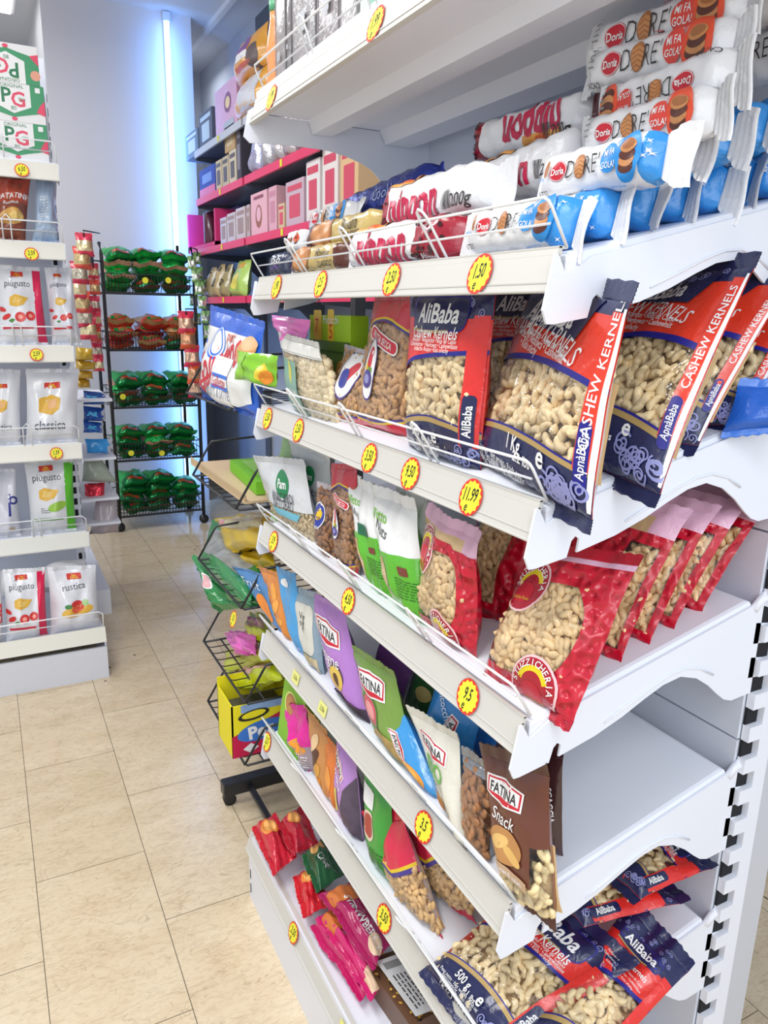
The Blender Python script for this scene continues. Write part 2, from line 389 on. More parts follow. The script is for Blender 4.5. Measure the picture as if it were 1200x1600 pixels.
# ================================================================ THE SETTING
WHITE = mat('#EAEEF8', 'powder'); RAIL = mat('#D2D0CA', 'plastic'); WIRE = mat('#EEF1F5', 'wire'); BLK = mat('#26282C', 'wire'); DARK = mat('#14161C', 'matte')
def tile_material():
    m = bpy.data.materials.new('cream_marble_tiles'); m.use_nodes = True; nt = m.node_tree; L = nt.links.new; b = nt.nodes['Principled BSDF']
    tc = nt.nodes.new('ShaderNodeTexCoord'); sp = nt.nodes.new('ShaderNodeSeparateXYZ'); L(tc.outputs['Object'], sp.inputs[0])
    def mth(op, a, b_=None, c=None):
        n = nt.nodes.new('ShaderNodeMath'); n.operation = op
        for i, x in enumerate((a, b_, c)):
            if x is None: continue
            if isinstance(x, (int, float)): n.inputs[i].default_value = x
            else: L(x, n.inputs[i])
        return n.outputs[0]
    cx = mth('DIVIDE', mth('SUBTRACT', sp.outputs['X'], .024), .2615)      # strips 26 cm wide running down the aisle
    ix = mth('FLOOR', cx); fx = mth('FRACT', cx)
    sh = mth('MULTIPLY', mth('FRACT', mth('MULTIPLY', mth('ABSOLUTE', mth('ADD', ix, .5)), .5)), 1.0)
    offs = mth('MULTIPLY', mth('MODULO', mth('ABSOLUTE', ix), 2), .0)
    wn0 = nt.nodes.new('ShaderNodeTexWhiteNoise'); wn0.noise_dimensions = '1D'; L(mth('ADD', ix, 11.3), wn0.inputs['W'])
    # joints measured: strip 0 at y .928 and 1.451 (phase .405), strip -1 at 1.187 (phase .13), others follow the same half bond
    par = mth('ABSOLUTE', mth('MODULO', ix, 2))
    ph = mth('ADD', mth('MULTIPLY', par, .262), .142)
    cy = mth('DIVIDE', mth('SUBTRACT', sp.outputs['Y'], ph), .5225)
    iy = mth('FLOOR', cy); fy = mth('FRACT', cy)
    ex = mth('MULTIPLY', mth('MINIMUM', fx, mth('SUBTRACT', 1, fx)), .2615); ey = mth('MULTIPLY', mth('MINIMUM', fy, mth('SUBTRACT', 1, fy)), .5225)
    g = mth('LESS_THAN', mth('MINIMUM', ex, ey), .0009)
    cb = nt.nodes.new('ShaderNodeCombineXYZ'); L(ix, cb.inputs[0]); L(iy, cb.inputs[1])
    wn = nt.nodes.new('ShaderNodeTexWhiteNoise'); L(cb.outputs[0], wn.inputs['Vector'])
    def nz(sc, det, dist, vec=None):
        n = nt.nodes.new('ShaderNodeTexNoise'); n.inputs['Scale'].default_value = sc; n.inputs['Detail'].default_value = det; n.inputs['Distortion'].default_value = dist
        L(vec or tc.outputs['Object'], n.inputs['Vector']); return n.outputs['Fac']
    def ramp(x, stops):
        r = nt.nodes.new('ShaderNodeValToRGB'); r.color_ramp.elements.remove(r.color_ramp.elements[0])
        r.color_ramp.elements[0].position = stops[0][0]; r.color_ramp.elements[0].color = hexc(stops[0][1])
        for p, c in stops[1:]: e = r.color_ramp.elements.new(p); e.color = hexc(c)
        L(x, r.inputs[0]); return r.outputs[0]
    def mix(f, a, b_, t='MIX'):
        n = nt.nodes.new('ShaderNodeMixRGB'); n.blend_type = t
        for i, x in enumerate((f, a, b_)):
            if isinstance(x, (int, float)): n.inputs[i].default_value = x
            elif isinstance(x, tuple): n.inputs[i].default_value = x
            else: L(x, n.inputs[i])
        return n.outputs[0]
    base = ramp(wn.outputs['Value'], [(0, '#D6C0A0'), (.4, '#E2CEAE'), (.75, '#DEC9A9'), (1, '#EAD9BC')])
    mp = nt.nodes.new('ShaderNodeMapping'); mp.inputs['Rotation'].default_value = (0, 0, .5); mp.inputs['Scale'].default_value = (1, 2.2, 1); L(tc.outputs['Object'], mp.inputs[0])
    cl = ramp(nz(6, 6, .6, mp.outputs[0]), [(.3, '#CCB594'), (.5, '#E4D3B6'), (.7, '#F2E6CF')])
    c = mix(.42, base, cl)
    fine = ramp(nz(42, 5, 1.2, mp.outputs[0]), [(.35, '#B59C78'), (.55, '#E2D0B2')]); c = mix(.28, c, fine)
    vein = ramp(nz(5.5, 8, 1.5, mp.outputs[0]), [(.494, '#FFFFFF'), (.5, '#8E7A62'), (.506, '#FFFFFF')]); c = mix(.38, c, vein, 'MULTIPLY')
    spot = ramp(nz(13, 2, .4), [(.752, '#FFFFFF'), (.762, '#5A564E')]); c = mix(.85, c, spot, 'MULTIPLY')
    c = mix(g, c, hexc('#6B5F50'))
    L(c, b.inputs['Base Color'])
    rr = ramp(nz(9, 4, .5), [(.3, '#5A5A5A'), (.7, '#7A7A7A')])
    L(rr, b.inputs['Roughness']); b.inputs['Specular IOR Level'].default_value = .4
    return m
fl = M(); fl.add([(-4, -4, 0), (3.4, -4, 0), (3.4, 6.1, 0), (-4, 6.1, 0)], [(0, 1, 2, 3)], tile_material(), False)
o = fl.build('floor', origin=V((0, 0, 0))); tag(o, kind='structure')
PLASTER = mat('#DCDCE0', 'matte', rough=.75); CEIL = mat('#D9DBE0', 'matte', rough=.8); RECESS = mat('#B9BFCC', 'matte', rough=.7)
m_ = M(); m_.box((-4, -.9, 3.22), (3.4, 6.1, 3.3), CEIL); struct(m_, 'ceiling')
m_ = M(); m_.box((.02, 4.9, 0), (.92, 6.05, 3.22), PLASTER); struct(m_, 'wall_back')
m_ = M(); m_.box((-4, 6.05, 0), (3.4, 6.12, 3.22), RECESS); struct(m_, 'wall_recess')
m_ = M(); m_.box((1.27, -.9, 0), (1.33, 6.05, 3.22), RECESS); struct(m_, 'wall_right')
m_ = M(); m_.box((.92, 6.03, .04), (1.27, 6.05, 1.25), mat('#8A929C', 'matte')); struct(m_, 'painted_shade_panel')  # grey panel paints in the shade low on the recess wall
m_ = M(); m_.box((1.235, 2.2, 2.3), (1.27, 4.54, 3.17), mat('#5B636E', 'matte')); m_.box((1.225, 2.3, 2.4), (1.236, 4.42, 3.07), mat('#474F5A', 'matte')); struct(m_, 'trim_2')
m_ = M(); m_.box((1.04, 3.3, 3.19), (1.075, 5.9, 3.22), mat('#E8EAEE', 'plastic')); struct(m_, 'trim_3')
m_ = M(); m_.box((-.9, 6.03, 0), (.02, 6.05, .09), mat('#B8B4AC', 'matte')); struct(m_, 'baseboard_back')

def emitter(color, s):
    m = bpy.data.materials.new('lit_diffuser'); m.use_nodes = True; nt = m.node_tree; b = nt.nodes['Principled BSDF']
    b.inputs['Emission Color'].default_value = hexc(color); b.inputs['Emission Strength'].default_value = s; b.inputs['Base Color'].default_value = hexc(color); return m
# tall LED tube on the pillar
t = empty('led_tube_light', (.74, 4.87, .06), 'tall cold white LED tube standing upright on the back pillar wall', 'wall lamp')
m_ = M(); m_.lathe((.757, 4.868, .08), [(.0, 0), (.016, .0), (.016, 3.08), (0, 3.08)], emitter('#BFE0FF', 5), 14); m_.build('tube', t)
m_ = M(); m_.box((.735, 4.86, 3.16), (.78, 4.9, 3.215), mat('#DCE6F2', 'plastic')); m_.build('end_cap', t)
m_ = M(); m_.box((.735, 4.86, .03), (.78, 4.9, .08), mat('#DCE6F2', 'plastic')); m_.build('end_cap', t)
m_ = M(); m_.box((.74, 4.885, .08), (.775, 4.9, 3.16), mat('#C9D6E6', 'plastic')); m_.build('backing_profile', t)
l = bpy.data.lights.new('led_tube_glow', 'AREA'); l.shape = 'RECTANGLE'; l.size = .05; l.size_y = 3.0; l.energy = 12; l.color = (.12, .36, 1)
lo = bpy.data.objects.new('led_tube_glow', l); COL.objects.link(lo); lo.location = (.757, 4.74, 1.6); lo.rotation_euler = (pi/2, 0, 0)
area('recess_fill_light', (1.05, 5.5, 3.1), (.15, .4), 2.5, (.9, .95, 1))  # unseen fill light, added to brighten the dark recess
# ceiling lamps
for i, (x, y, lab) in enumerate([(-.37, 5.05, 'square white ceiling lamp above the tea boxes'), ]):
    t = empty('ceiling_lamp', (x, y, 3.17), lab, 'ceiling lamp')
    m_ = M(); m_.box((x-.27, y-.27, 3.18), (x+.27, y+.27, 3.22), mat('#E8E8E8', 'plastic')); m_.build('housing', t)
    m_ = M(); m_.box((x-.25, y-.25, 3.172), (x+.25, y+.25, 3.182), emitter('#FFFFFF', 5)); m_.build('diffuser', t)

# ================================================================ NEAR WHITE SHELVING UNIT
HS = dict(A=1.405, B=1.155, C=.905, D=.655, E=.405)
YL = .896
unit = empty('shelving_unit', (.2, .45, 0), 'near white metal shelving unit with five sloping shelves of nuts and biscuits', 'shelving')
RED_ST = mat('#E2352A', 'paper'); YEL_ST = mat('#EFE93A', 'paper'); INK = mat('#16150F', 'paper'); YEL_FL = mat('#E9E88A', 'paper')
def sticker(part, root, c, r, ux, uy, text, name='price_sticker', label=None, ring=True, seed=0, lines=2):
    """round price sticker with handwriting; ux, uy unit vectors of its plane"""
    f = Flat(c-ux*r-uy*r, ux*2*r, uy*2*r); m_ = M()
    D = Deck(f, m_, step=9, clip=False, eps=.0004)
    if ring:
        D.ell(.5, .5, .5, .5, RED_ST); D.star(.5, .5, .46, YEL_ST, 14, .86)
        D.txt(text[0], .5, .58, .5, INK, rot=.08, bold=.015, shear=.15, sx=.58)
        if len(text) > 1: D.txt(text[1], .42, .25, .36, INK, rot=.1, bold=.012, shear=.2, sx=.8)
    else:
        D.rect(.02, .18, .98, .82, YEL_FL); D.txt(text[0], .5, .5, .36, mat('#4A5A20', 'paper'), bold=.01, shear=.1, sx=.7)
    o = sub(m_, name, part, root)
    if label: o['label'] = label
    return o
def rail_pos(h, y, t):   # t 0 bottom .. 1 top of the slanted price rail
    return V((0 + .014*t, y, h+.044*t))
def rail_and_guard(shelf, root, h, y0, y1, stk, k):
    m_ = M(); m_.prism([(0, h), (.0125, h+.044), (.016, h+.044), (.016, h+.040), (.008, h+.004), (.008, h)], 1, y0, y1, RAIL)
    # raised lips of the ticket channel
    for t, d in ((.04, .0015), (.22, .0007), (.8, .0007), (.97, .0015)):
        a = rail_pos(h, 0, t); m_.box((a.x-d-.0004, y0, a.z-.0008), (a.x+.002, y1, a.z+.0008), RAIL)
    rail = sub(m_, 'price_rail', shelf, root)
    g = M(); r = .0017
    def gp(y, t): return V((.022-.027*t, y, h+.043+.043*t))
    for yy0, yy1 in ((y0+.002, y0+(y1-y0)*.245), (y0+(y1-y0)*.255, y0+(y1-y0)*.5), (y0+(y1-y0)*.51, y0+(y1-y0)*.75), (y0+(y1-y0)*.76, y1-.002)): pass
    pts = []; c = .006
    for (y, t) in ((y0+.001, 0), (y0+.001, .8), (y0+.0025, .93), (y0+.007, 1), (y1-.007, 1), (y1-.0025, .93), (y1-.001, .8), (y1-.001, 0)): pts.append(gp(y, t))
    g.tube(pts, r, WIRE, 8); g.tube([gp(y0+.001, 0), gp(y1-.001, 0)], r, WIRE, 8); g.tube([gp(y0+.012, .5), gp(y1-.012, .5)], r*.8, WIRE, 8)
    for f in (.25, .5, .75):
        y = y0+(y1-y0)*f; wv = .0095
        g.tube([gp(y-wv, -.35), gp(y-wv, 1.0)-V((.003, 0, 0)), gp(y-wv*.7, 1.18)-V((.004, 0, 0)), gp(y, 1.26)-V((.004, 0, 0)), gp(y+wv*.7, 1.18)-V((.004, 0, 0)), gp(y+wv, 1.0)-V((.003, 0, 0)), gp(y+wv, -.35)], r, WIRE, 8)
    sub(g, 'wire_guard', shelf, root)
    for y, tx, ring in stk:
        c = rail_pos(h, y, .5)+V((-.0022, 0, 0)); ux = V((0, -1, 0)); uy = V((.0125, 0, .044)).normalized()
        sticker(shelf, root, c, .0225 if ring else .018, ux, uy, tx, ring=ring, name='price_sticker' if ring else 'price_label')
    return rail
def bracket_profile(h):
    # (x, z) outline; tongue in front, arch, root at the upright
    p = [(-.006, -.016), (.0, -.029), (.008, -.029), (.05, -.022), (.055, -.004), (.060, .001), (.066, -.003), (.064, -.018), (.118, -.005), (.16, .010), (.195, .026), (.225, .038), (.255, .043), (.285, .034), (.31, .018), (.33, .001), (.345, -.010), (.36, -.015), (.398, -.012), (.398, .135), (.376, .118), (.05, .036), (.024, .020), (.018, .018), (.014, .026), (.008, .036), (.004, .036)]
    return [(x, h+z) for x, z in p]
def shelf_part(k, h, stk):
    m_ = M(); t = .030; y0, y1 = -.001, YL+.001
    x0, x1 = .020, .376
    z = lambda x: zsh(h, x)
    r = .006; ns = 3
    # folded sheet-metal tray: top, then skirts all round with rounded corners
    def loop(ins, dz): return [(x0+ins, y0+ins, dz), (x1-ins, y0+ins, dz), (x1-ins, y1-ins, dz), (x0+ins, y1-ins, dz)]
    lv = [(0, -t), (0, -r), (r*.3, -r*.3), (r, 0)]
    vs = []
    for ins, dz in lv:
        for x, y, d in loop(ins, dz): vs.append((x, y, z(x)+d))
    fs = []
    for i in range(3):
        for j in range(4): fs.append((i*4+j, i*4+(j+1) % 4, i*4+4+(j+1) % 4, i*4+4+j))
    fs.append((12, 13, 14, 15)); m_.add(vs, fs, WHITE, False)
    ins = .0015; lo = [(x0+ins, y0+ins, z(x0)-t), (x1-ins, y0+ins, z(x1)-t), (x1-ins, y1-ins, z(x1)-t), (x0+ins, y1-ins, z(x0)-t)]
    hi = [(a, b, c+t-.002) for a, b, c in lo]
    m_.add(lo, [(3, 2, 1, 0)], WHITE, False)
    # front lip seen past the rail
    sh_ = m_.build('shelf', unit, bevel=0)
    for y in (-.0045, YL+.0015):
        b = M(); b.prism(bracket_profile(h), 1, y, y+.003, WHITE)
        # pressed rib above the arch
        pts = [V((x, y-.0008 if y < 0 else y+.0038, h+zz)) for x, zz in ((.13, .010), (.17, .026), (.205, .041), (.235, .051), (.262, .054), (.29, .047), (.315, .033))]
        b.tube(pts, .0016, WHITE, 6)
        # hooks into the upright
        for dz in (.062, .012): b.hexa([(.388, y, h+dz), (.43, y, h+dz-.004), (.43, y+.003, h+dz-.004), (.388, y+.003, h+dz)], [(.388, y, h+dz+.03), (.425, y, h+dz+.024), (.425, y+.003, h+dz+.024), (.388, y+.003, h+dz+.03)], WHITE)
        b.tube([(.38, y+.0015, h+.112), (.392, y+.0015, h+.125), (.408, y+.0015, h+.127), (.424, y+.0015, h+.118)], .006, WHITE, 8)
        sub(b, 'bracket', sh_, unit)
    rail_and_guard(sh_, unit, h, .0, YL, stk, k)
    return sh_
def ysk(h, px, py): return onx(.006, px, py).y
S_A = [(ysk(0, 433, 450), ['1.90', 'e'], True), (ysk(0, 502, 444), ['2.5', 'e'], True), (ysk(0, 613, 436), ['2.50', 'e'], True), (ysk(0, 751, 430), ['1.50', 'e'], True)]
S_B = [(ysk(0, 419, 657), ['2.50', 'e'], True), (ysk(0, 467, 674), ['2.50', 'e'], True), (ysk(0, 578, 717), ['3.50', 'e'], True), (ysk(0, 642, 746), ['9.50', 'e'], True), (ysk(0, 737, 776), ['11.99', 'e'], True)]
S_C = [(ysk(0, 428, 848), ['3.9', 'e'], True), (ysk(0, 545, 942), ['4.50', 'e'], True), (ysk(0, 732, 1096), ['9.5', 'e'], True)]
S_D = [(ysk(0, 463, 1056), ['3.50e'], False), (ysk(0, 505, 1114), ['3.50e'], False), (ysk(0, 663, 1298), ['3.5', 'e'], True)]
S_E = [(ysk(0, 418, 1163), ['2.5', 'e'], True), (ysk(0, 601, 1439), ['3.50', 'e'], True)]
for k, s_ in zip('ABCDE', (S_A, S_B, S_C, S_D, S_E)): shelf_part(k, HS[k], s_)
# high flat shelf
hT = 1.722
m_ = M(); m_.box((.02, -.35, 1.743), (.386, YL, 1.775), WHITE)
for prof in ([(.117, 1.743), (.126, 1.719), (.166, 1.719), (.206, 1.743)], [(.273, 1.743), (.286, 1.718), (.346, 1.718), (.382, 1.743)]): m_.prism(prof, 1, -.35, YL-.001, WHITE)
m_.box((.014, -.35, 1.735), (.022, YL, 1.778), WHITE)
shT = m_.build('shelf', unit); shT['label'] = 'high flat shelf with ribbed underside'
b = M(); b.prism([(-.012, 1.700), (.0, 1.690), (.019, 1.692), (.104, 1.695), (.16, 1.694), (.199, 1.688), (.235, 1.678), (.257, 1.668), (.28, 1.648), (.30, 1.62), (.318, 1.58), (.33, 1.55), (.398, 1.55), (.398, 1.742), (.02, 1.742), (.008, 1.752), (-.002, 1.745)], 1, YL+.001, YL+.004, WHITE)
sub(b, 'bracket', shT, unit)
m_ = M(); m_.prism([(0, hT), (.0125, hT+.044), (.016, hT+.044), (.016, hT+.040), (.008, hT+.004), (.008, hT)], 1, -.35, YL, RAIL)
for t_ in (.04, .22, .8, .97):
    a = rail_pos(hT, 0, t_); m_.box((a.x-.0016, -.35, a.z-.0008), (a.x+.002, YL, a.z+.0008), RAIL)
sub(m_, 'price_rail', shT, unit)
g = M()
g.tube([(.02, YL-.03, 1.776), (.004, YL-.03, 1.805), (.0, YL-.036, 1.812), (.0, -.34, 1.812)], .0017, WIRE, 8)
g.tube([(.012, YL-.03, 1.79), (.012, -.34, 1.79)], .0014, WIRE, 8)
for y in (.63, .41, .19): g.tube([(.016, y-.01, 1.77), (-.003, y-.01, 1.818), (-.004, y, 1.824), (-.003, y+.01, 1.818), (.016, y+.01, 1.77)], .0017, WIRE, 8)
sub(g, 'wire_guard', shT, unit)
for (px, py) in ((425, 158), (588, 42)):
    y = onx(.006, px, py).y; sticker(shT, unit, rail_pos(hT, y, .5)+V((-.0022, 0, 0)), .0225, V((0, -1, 0)), V((.0125, 0, .044)).normalized(), ['1.99', 'e'])
# uprights with slots
for yy, th in ((-.013, .012), (YL+.006, .03)):
    m_ = M()
    x0, x1 = .398, .448
    # front strip is cut by a ladder of slots: ribs between them stay
    z = .02
    while z < 2.25:
        if yy > 0 or 0 < z: m_.box((x0, yy, z), (x0+.0245, yy+th, z+.023), WHITE)
        z += .05
    m_.box((x0+.0245, yy, .0), (x1, yy+th, 2.28), WHITE)
    m_.box((x0+.001, yy+th*.75, 0), (x0+.024, yy+th+.001, 2.28), DARK)
    if yy < 0: m_.prism([(x1-.001, -.013), (x1+.016, .004), (x1+.075, .004), (x1+.075, .02), (x1-.001, .0)], 2, 0, 2.28, mat('#C9CCD4', 'powder'))
    m_.build('upright', unit, bevel=.0012)
# back panels with seams
zs = [.17, .47, .82, 1.12, 1.47, 1.82, 2.28]
BP = mat('#D5DAE6', 'powder')
for a, b_ in zip(zs[:-1], zs[1:]):
    m_ = M(); m_.box((.392, 0.0, a+.0015), (.397, YL, b_-.0015), BP); m_.build('back_panel', unit)
m_ = M(); m_.box((.397, 0, .1), (.399, YL, 2.2), mat('#7F8796', 'matte')); m_.build('seam_backing', unit)
# base shelf: kick plate, rail, flat deck
m_ = M(); m_.box((-.03, 0.0, .155), (.392, YL, .172), WHITE); m_.box((-.034, 0, .15), (-.03, YL, .178), WHITE); bs = m_.build('base_shelf', unit)
m_ = M(); m_.prism([(-.044, .135), (-.03, .178), (-.026, .178), (-.026, .172), (-.036, .139), (-.036, .135)], 1, 0, YL+.02, RAIL)
for t_ in (.05, .95):
    m_.box((-.046+.014*t_, 0, .135+.043*t_-.001), (-.03+.01*t_, YL+.02, .135+.043*t_+.001), RAIL)
sub(m_, 'price_rail', bs, unit)
m_ = M(); m_.box((-.038, 0, .0), (-.03, YL+.015, .134), WHITE); m_.box((-.03, YL, 0), (.39, YL+.004, .15), WHITE)
m_.box((-.0385, YL+.002, .06), (-.0375, YL+.008, .085), DARK); m_.box((-.0385, YL+.002, .02), (-.0375, YL+.008, .045), DARK)
sub(m_, 'kick_plate', bs, unit)
for px, py, tx in ((460, 1443, ['2.50', 'e']), (540, 1570, ['1.50e'])):
    p = onx(-.038, px, py); c = V((-.0405, p.y, .157)); sticker(bs, unit, c, .021, V((0, -1, 0)), V((.014, 0, .043)).normalized(), tx, ring=len(tx) > 1, name='price_sticker' if len(tx) > 1 else 'price_label')

# ================================================================ PRODUCTS ON THE NEAR UNIT
CR = '#C9202F'; RED = mat('#E0302A', 'film'); ORED = mat('#E23A22', 'film'); NAVY = mat('#1E2350', 'film'); BLUEB = mat('#1F1F86', 'print'); GOLD = mat('#B3965C', 'print', rough=.3)
WH = mat('#F2F2F2', 'print'); VIO = mat('#8F93C8', 'print'); CLR = clear_film(); CASH = mat('#F0D8A8', 'nut'); PEAN = mat('#EACB98', 'nut'); CASHB = mat('#D2B180', 'matte'); PEANB = mat('#C9995F', 'matte')
def quad(h, bl, br, tr, tl, dyl=0, dyr=0):
    """bottom corners on the sloping shelf, top corners straight above them seen from the aisle"""
    a = onshelf(h, *bl) if len(bl) == 2 else V(bl); b = onshelf(h, *br) if len(br) == 2 else V(br)
    for p, k in ((a, .05), (b, .045)):
        if p.x < k and p.y > .12: p.x = k; p.z = zsh(h, k)      # behind the wire guard
    c = ony(b.y+dyr, *tr); d = ony(a.y+dyl, *tl)
    if c.x < .045: c = onx(.045, *tr)
    if d.x < .045: d = onx(.045, *tl)
    return [a, b, c, d]
def bag_root(name, q, label, cat, group=None):
    base = (q[0]+q[1])/2; return empty(name, base, label, cat, group)
def pouch_parts(root, p, front, back, deco=None, sealm=None, bot=True, top=True, L=.013, nu=18, nv=24, part='pouch', flare=0, step=.008, fold=0, botm=None):
    m_ = M(); p.grid(m_, front, back, nu, nv)
    if deco: deco(Deck(p, m_, step=step))
    m_.build(part, root)
    if sealm:
        if top: s = M(); p.seal(s, sealm, True, L, flare=flare, fold=fold); s.build('top_seal', root)
        if bot: s = M(); p.seal(s, botm or sealm, False, L*.8, flare=flare); s.build('bottom_seal', root)
def one_piece(name, q, thick, front, back, deco, sealm, label, cat, group=None, L=.01, nu=12, nv=16, step=.01, parent=None, **k):
    """small pouch as one mesh"""
    p = Pouch(q, thick, **k); m_ = M(); p.grid(m_, front, back, nu, nv)
    if deco: deco(Deck(p, m_, step=step))
    if sealm: p.seal(m_, sealm, True, L, n=14, ribs=3); p.seal(m_, sealm, False, L*.8, n=14, ribs=3)
    o = m_.build(name, parent) if parent else tag(m_.build(name), label, cat, group)
    return o, p

# ---- kilo and half-kilo cashew bags -------------------------------------------------
def d_kilo(D, rnd, side=True):
    top = lambda u: .655-.10*(1-sin(pi*min(1, u*.62+.16)))**1.0*1.4
    bot = lambda u: .24-.10*(1-sin(pi*(u*.75+.12)))
    D.band(lambda u: top(u), lambda u: .93, ORED)
    D.band(lambda u: .93, lambda u: 1, NAVY)
    D.band(lambda u: 0, bot, NAVY)
    D.band(lambda u: top(u)-.028, lambda u: top(u)+.004, BLUEB, n=20)
    D.band(lambda u: bot(u)-.004, lambda u: bot(u)+.026, GOLD, n=20); D.band(lambda u: bot(u)+.024, lambda u: bot(u)+.036, BLUEB, n=20)
    D.rect(.932, .20, .988, .95, ORED); D.rect(.988, .02, 1, .97, WH)
    D.txt('CASHEW KERNELS', .96, .665, .052, WH, rot=pi/2, bold=.008, sx=1.25)
    D.rrect(.96, .27, .25, .048, BLUEB, rot=pi/2+.02, r=.03); D.txt('ApnàBaba', .96, .27, .044, WH, rot=pi/2+.02, bold=.012, sx=.95)
    D.txt('CASHEW KERNELS', .46, .80, .118, WH, rot=-.08, shear=.2, sx=.75, arc=1.4)
    D.txt('• Anacardos • Noix de Cajou', .50, .75, .05, WH, rot=-.12, bold=.006, sx=.8); D.txt('Orzechy Nerkowca • Cashewnüt', .47, .72, .05, WH, rot=-.12, bold=.006, sx=.8); D.txt('• Kešu ořechy', .38, .69, .05, WH, rot=-.1, bold=.006, sx=.8)
    D.shape([(-.36, -.05), (.30, -.09), (.40, .07), (.33, .12), (-.30, .12), (-.36, .06)], .45, .895, NAVY); D.txt('ApnàBaba', .45, .895, .14, WH, shear=.2, bold=.02, sx=.85)
    D.txt('1 Kg', .55, .20, .085, WH, rot=-.06, bold=.016, sx=.8); D.txt('e', .76, .195, .12, WH, rot=-.06, bold=.02); D.txt('2.2 lbs', .62, .135, .052, WH, rot=-.06, bold=.016)
    D.txt('Peso netto · Net weight · Poids net', .40, .085, .036, WH, rot=-.1, sx=.85); D.txt('Nettogewicht · Peso líquido · Καθαρό βάρος', .37, .063, .034, WH, rot=-.1, sx=.8); D.txt('Nettopeso · Cantitate netă · Nettovægt', .38, .043, .034, WH, rot=-.1, sx=.8)
    D.txt('PACKED IN ITALY', .38, .018, .045, WH, rot=-.1, bold=.004, sx=.8)
    for i in range(16):
        u = rnd.uniform(.74, .97); v = rnd.uniform(.02, .13); D.curl(u, v, rnd.uniform(.03, .055), VIO, rnd.uniform(0, 6), rnd.choice((-1, 1)))
    for i in range(7):
        u = rnd.uniform(.03, .2); v = rnd.uniform(.03, .16); D.curl(u, v, rnd.uniform(.02, .04), VIO, rnd.uniform(0, 6), rnd.choice((-1, 1)))
    for i in range(14): D.curl(rnd.uniform(.05, .95), rnd.uniform(.94, .99), .022, VIO, rnd.uniform(0, 6), rnd.choice((-1, 1)))
def win_kilo(u, v): return .16 < v < .66 and u < .945
def d_half(D, rnd):
    top = lambda u: .60+.07*u-.10*exp(-u/.12)
    bot = lambda u: .13+.10*sin(pi*(u*.8+.05))
    D.band(top, lambda u: .84, RED); D.band(lambda u: .84, lambda u: 1, NAVY)
    D.band(lambda u: 0, bot, NAVY); D.band(lambda u: top(u)-.022, lambda u: top(u)+.004, BLUEB)
    D.band(lambda u: bot(u)-.003, lambda u: bot(u)+.03, GOLD); D.band(lambda u: bot(u)+.028, lambda u: bot(u)+.038, BLUEB)
    D.rect(.865, .12, .995, .86, RED)
    for i in range(22): D.curl(rnd.uniform(.04, .96), rnd.uniform(.87, .985), rnd.uniform(.02, .035), VIO, rnd.uniform(0, 6), rnd.choice((-1, 1)))
    D.rrect(.47, .865, .66, .23, BLUEB, r=.06); D.rrect(.47, .865, .64, .21, NAVY, r=.06); D.txt('AliBaba', .47, .868, .18, WH, bold=.022, sx=.9); D.curve([(x/10, -.09-.03*cos(x/3.2)) for x in range(-3, 3)], .44, .865, .02, GOLD)
    D.txt('Cashew Kernels', .46, .755, .115, WH, bold=.008, sx=.78)
    for i, t_ in enumerate(('Anacardi • Anacardos • Noix de Cajou', 'Cashewkerne • Nerkowca • Cashewnüsse', 'Indische Acajou • Kešu ořechy')): D.txt(t_, .46, .71-.027*i, .045, WH, sx=.85)
    D.rrect(.93, .27, .34, .095, NAVY, rot=pi/2, r=.03); D.txt('AliBaba', .93, .27, .085, WH, rot=pi/2, bold=.02, sx=.8)
    D.txt('500 g', .37, .155, .1, WH, bold=.014, sx=.8); D.txt('e', .6, .155, .15, WH, bold=.02); D.txt('1.1 lbs', .5, .115, .06, WH, bold=.01)
    for i, t_ in enumerate(('Peso netto · Net weight · Poids net', 'Nettogewicht · Peso líquido', 'Nettopeso · Cantitate netă')): D.txt(t_, .40, .09-.024*i, .042, WH, sx=.85)
    D.txt('PACKED IN ITALY', .4, .015, .055, WH, bold=.004, sx=.85)
    for i in range(10): D.curl(rnd.uniform(.7, .97), rnd.uniform(.02, .12), rnd.uniform(.025, .045), VIO, rnd.uniform(0, 6), rnd.choice((-1, 1)))
def win_half(u, v): return .08 < v < .66 and u < .88
def nut_bag(name, q, thick, deco, win, print_m, kind, size, nm, nb, label, cat, seed=1, sealm=None, dens=1.0, back=None, L=.013, depth=None, group=None, step=.008, **k):
    rnd = random.Random(seed); p = Pouch(q, thick, seed=seed, **k); root = bag_root(name, q, label, cat, group)
    front = lambda u, v: CLR if win(u, v) else print_m
    pouch_parts(root, p, front, back or print_m, (lambda D: deco(D, rnd)) if deco else None, sealm or print_m, L=L, step=step)
    f = M(); fill(p, f, kind, size, lambda u, v: win(u, v), nm, nb, rnd, dens, depth); o = f.build(kind+'_filling', root)
    o['kind'] = 'stuff'
    return root, p
hB = HS['B']; hC = HS['C']; hD = HS['D']; hE = HS['E']
nut_bag('cashew_bag', quad(hB, (736, 712), (925, 812), (986, 474), (832, 450)), .055, d_kilo, win_kilo, ORED, 'cashew', .027, CASH, CASHB,
    'one kilo red and navy cashew bag at the front right corner of the second shelf', 'nut bag', 11, NAVY, back=mat('#E8E4E6', 'film'), belly=.4, L=.02)
nut_bag('cashew_bag', [V((.145, .165, zsh(hB, .145))), onshelf(hB, 1032, 772), ony(-.035, 1180, 418), V((.255, .175, 1.425))], .055, d_kilo, win_kilo, ORED, 'cashew', .027, CASH, CASHB,
    'one kilo red cashew bag leaning just behind the foremost one', 'nut bag', 12, NAVY, back=mat('#B9BDD6', 'film'), belly=.4, L=.02)
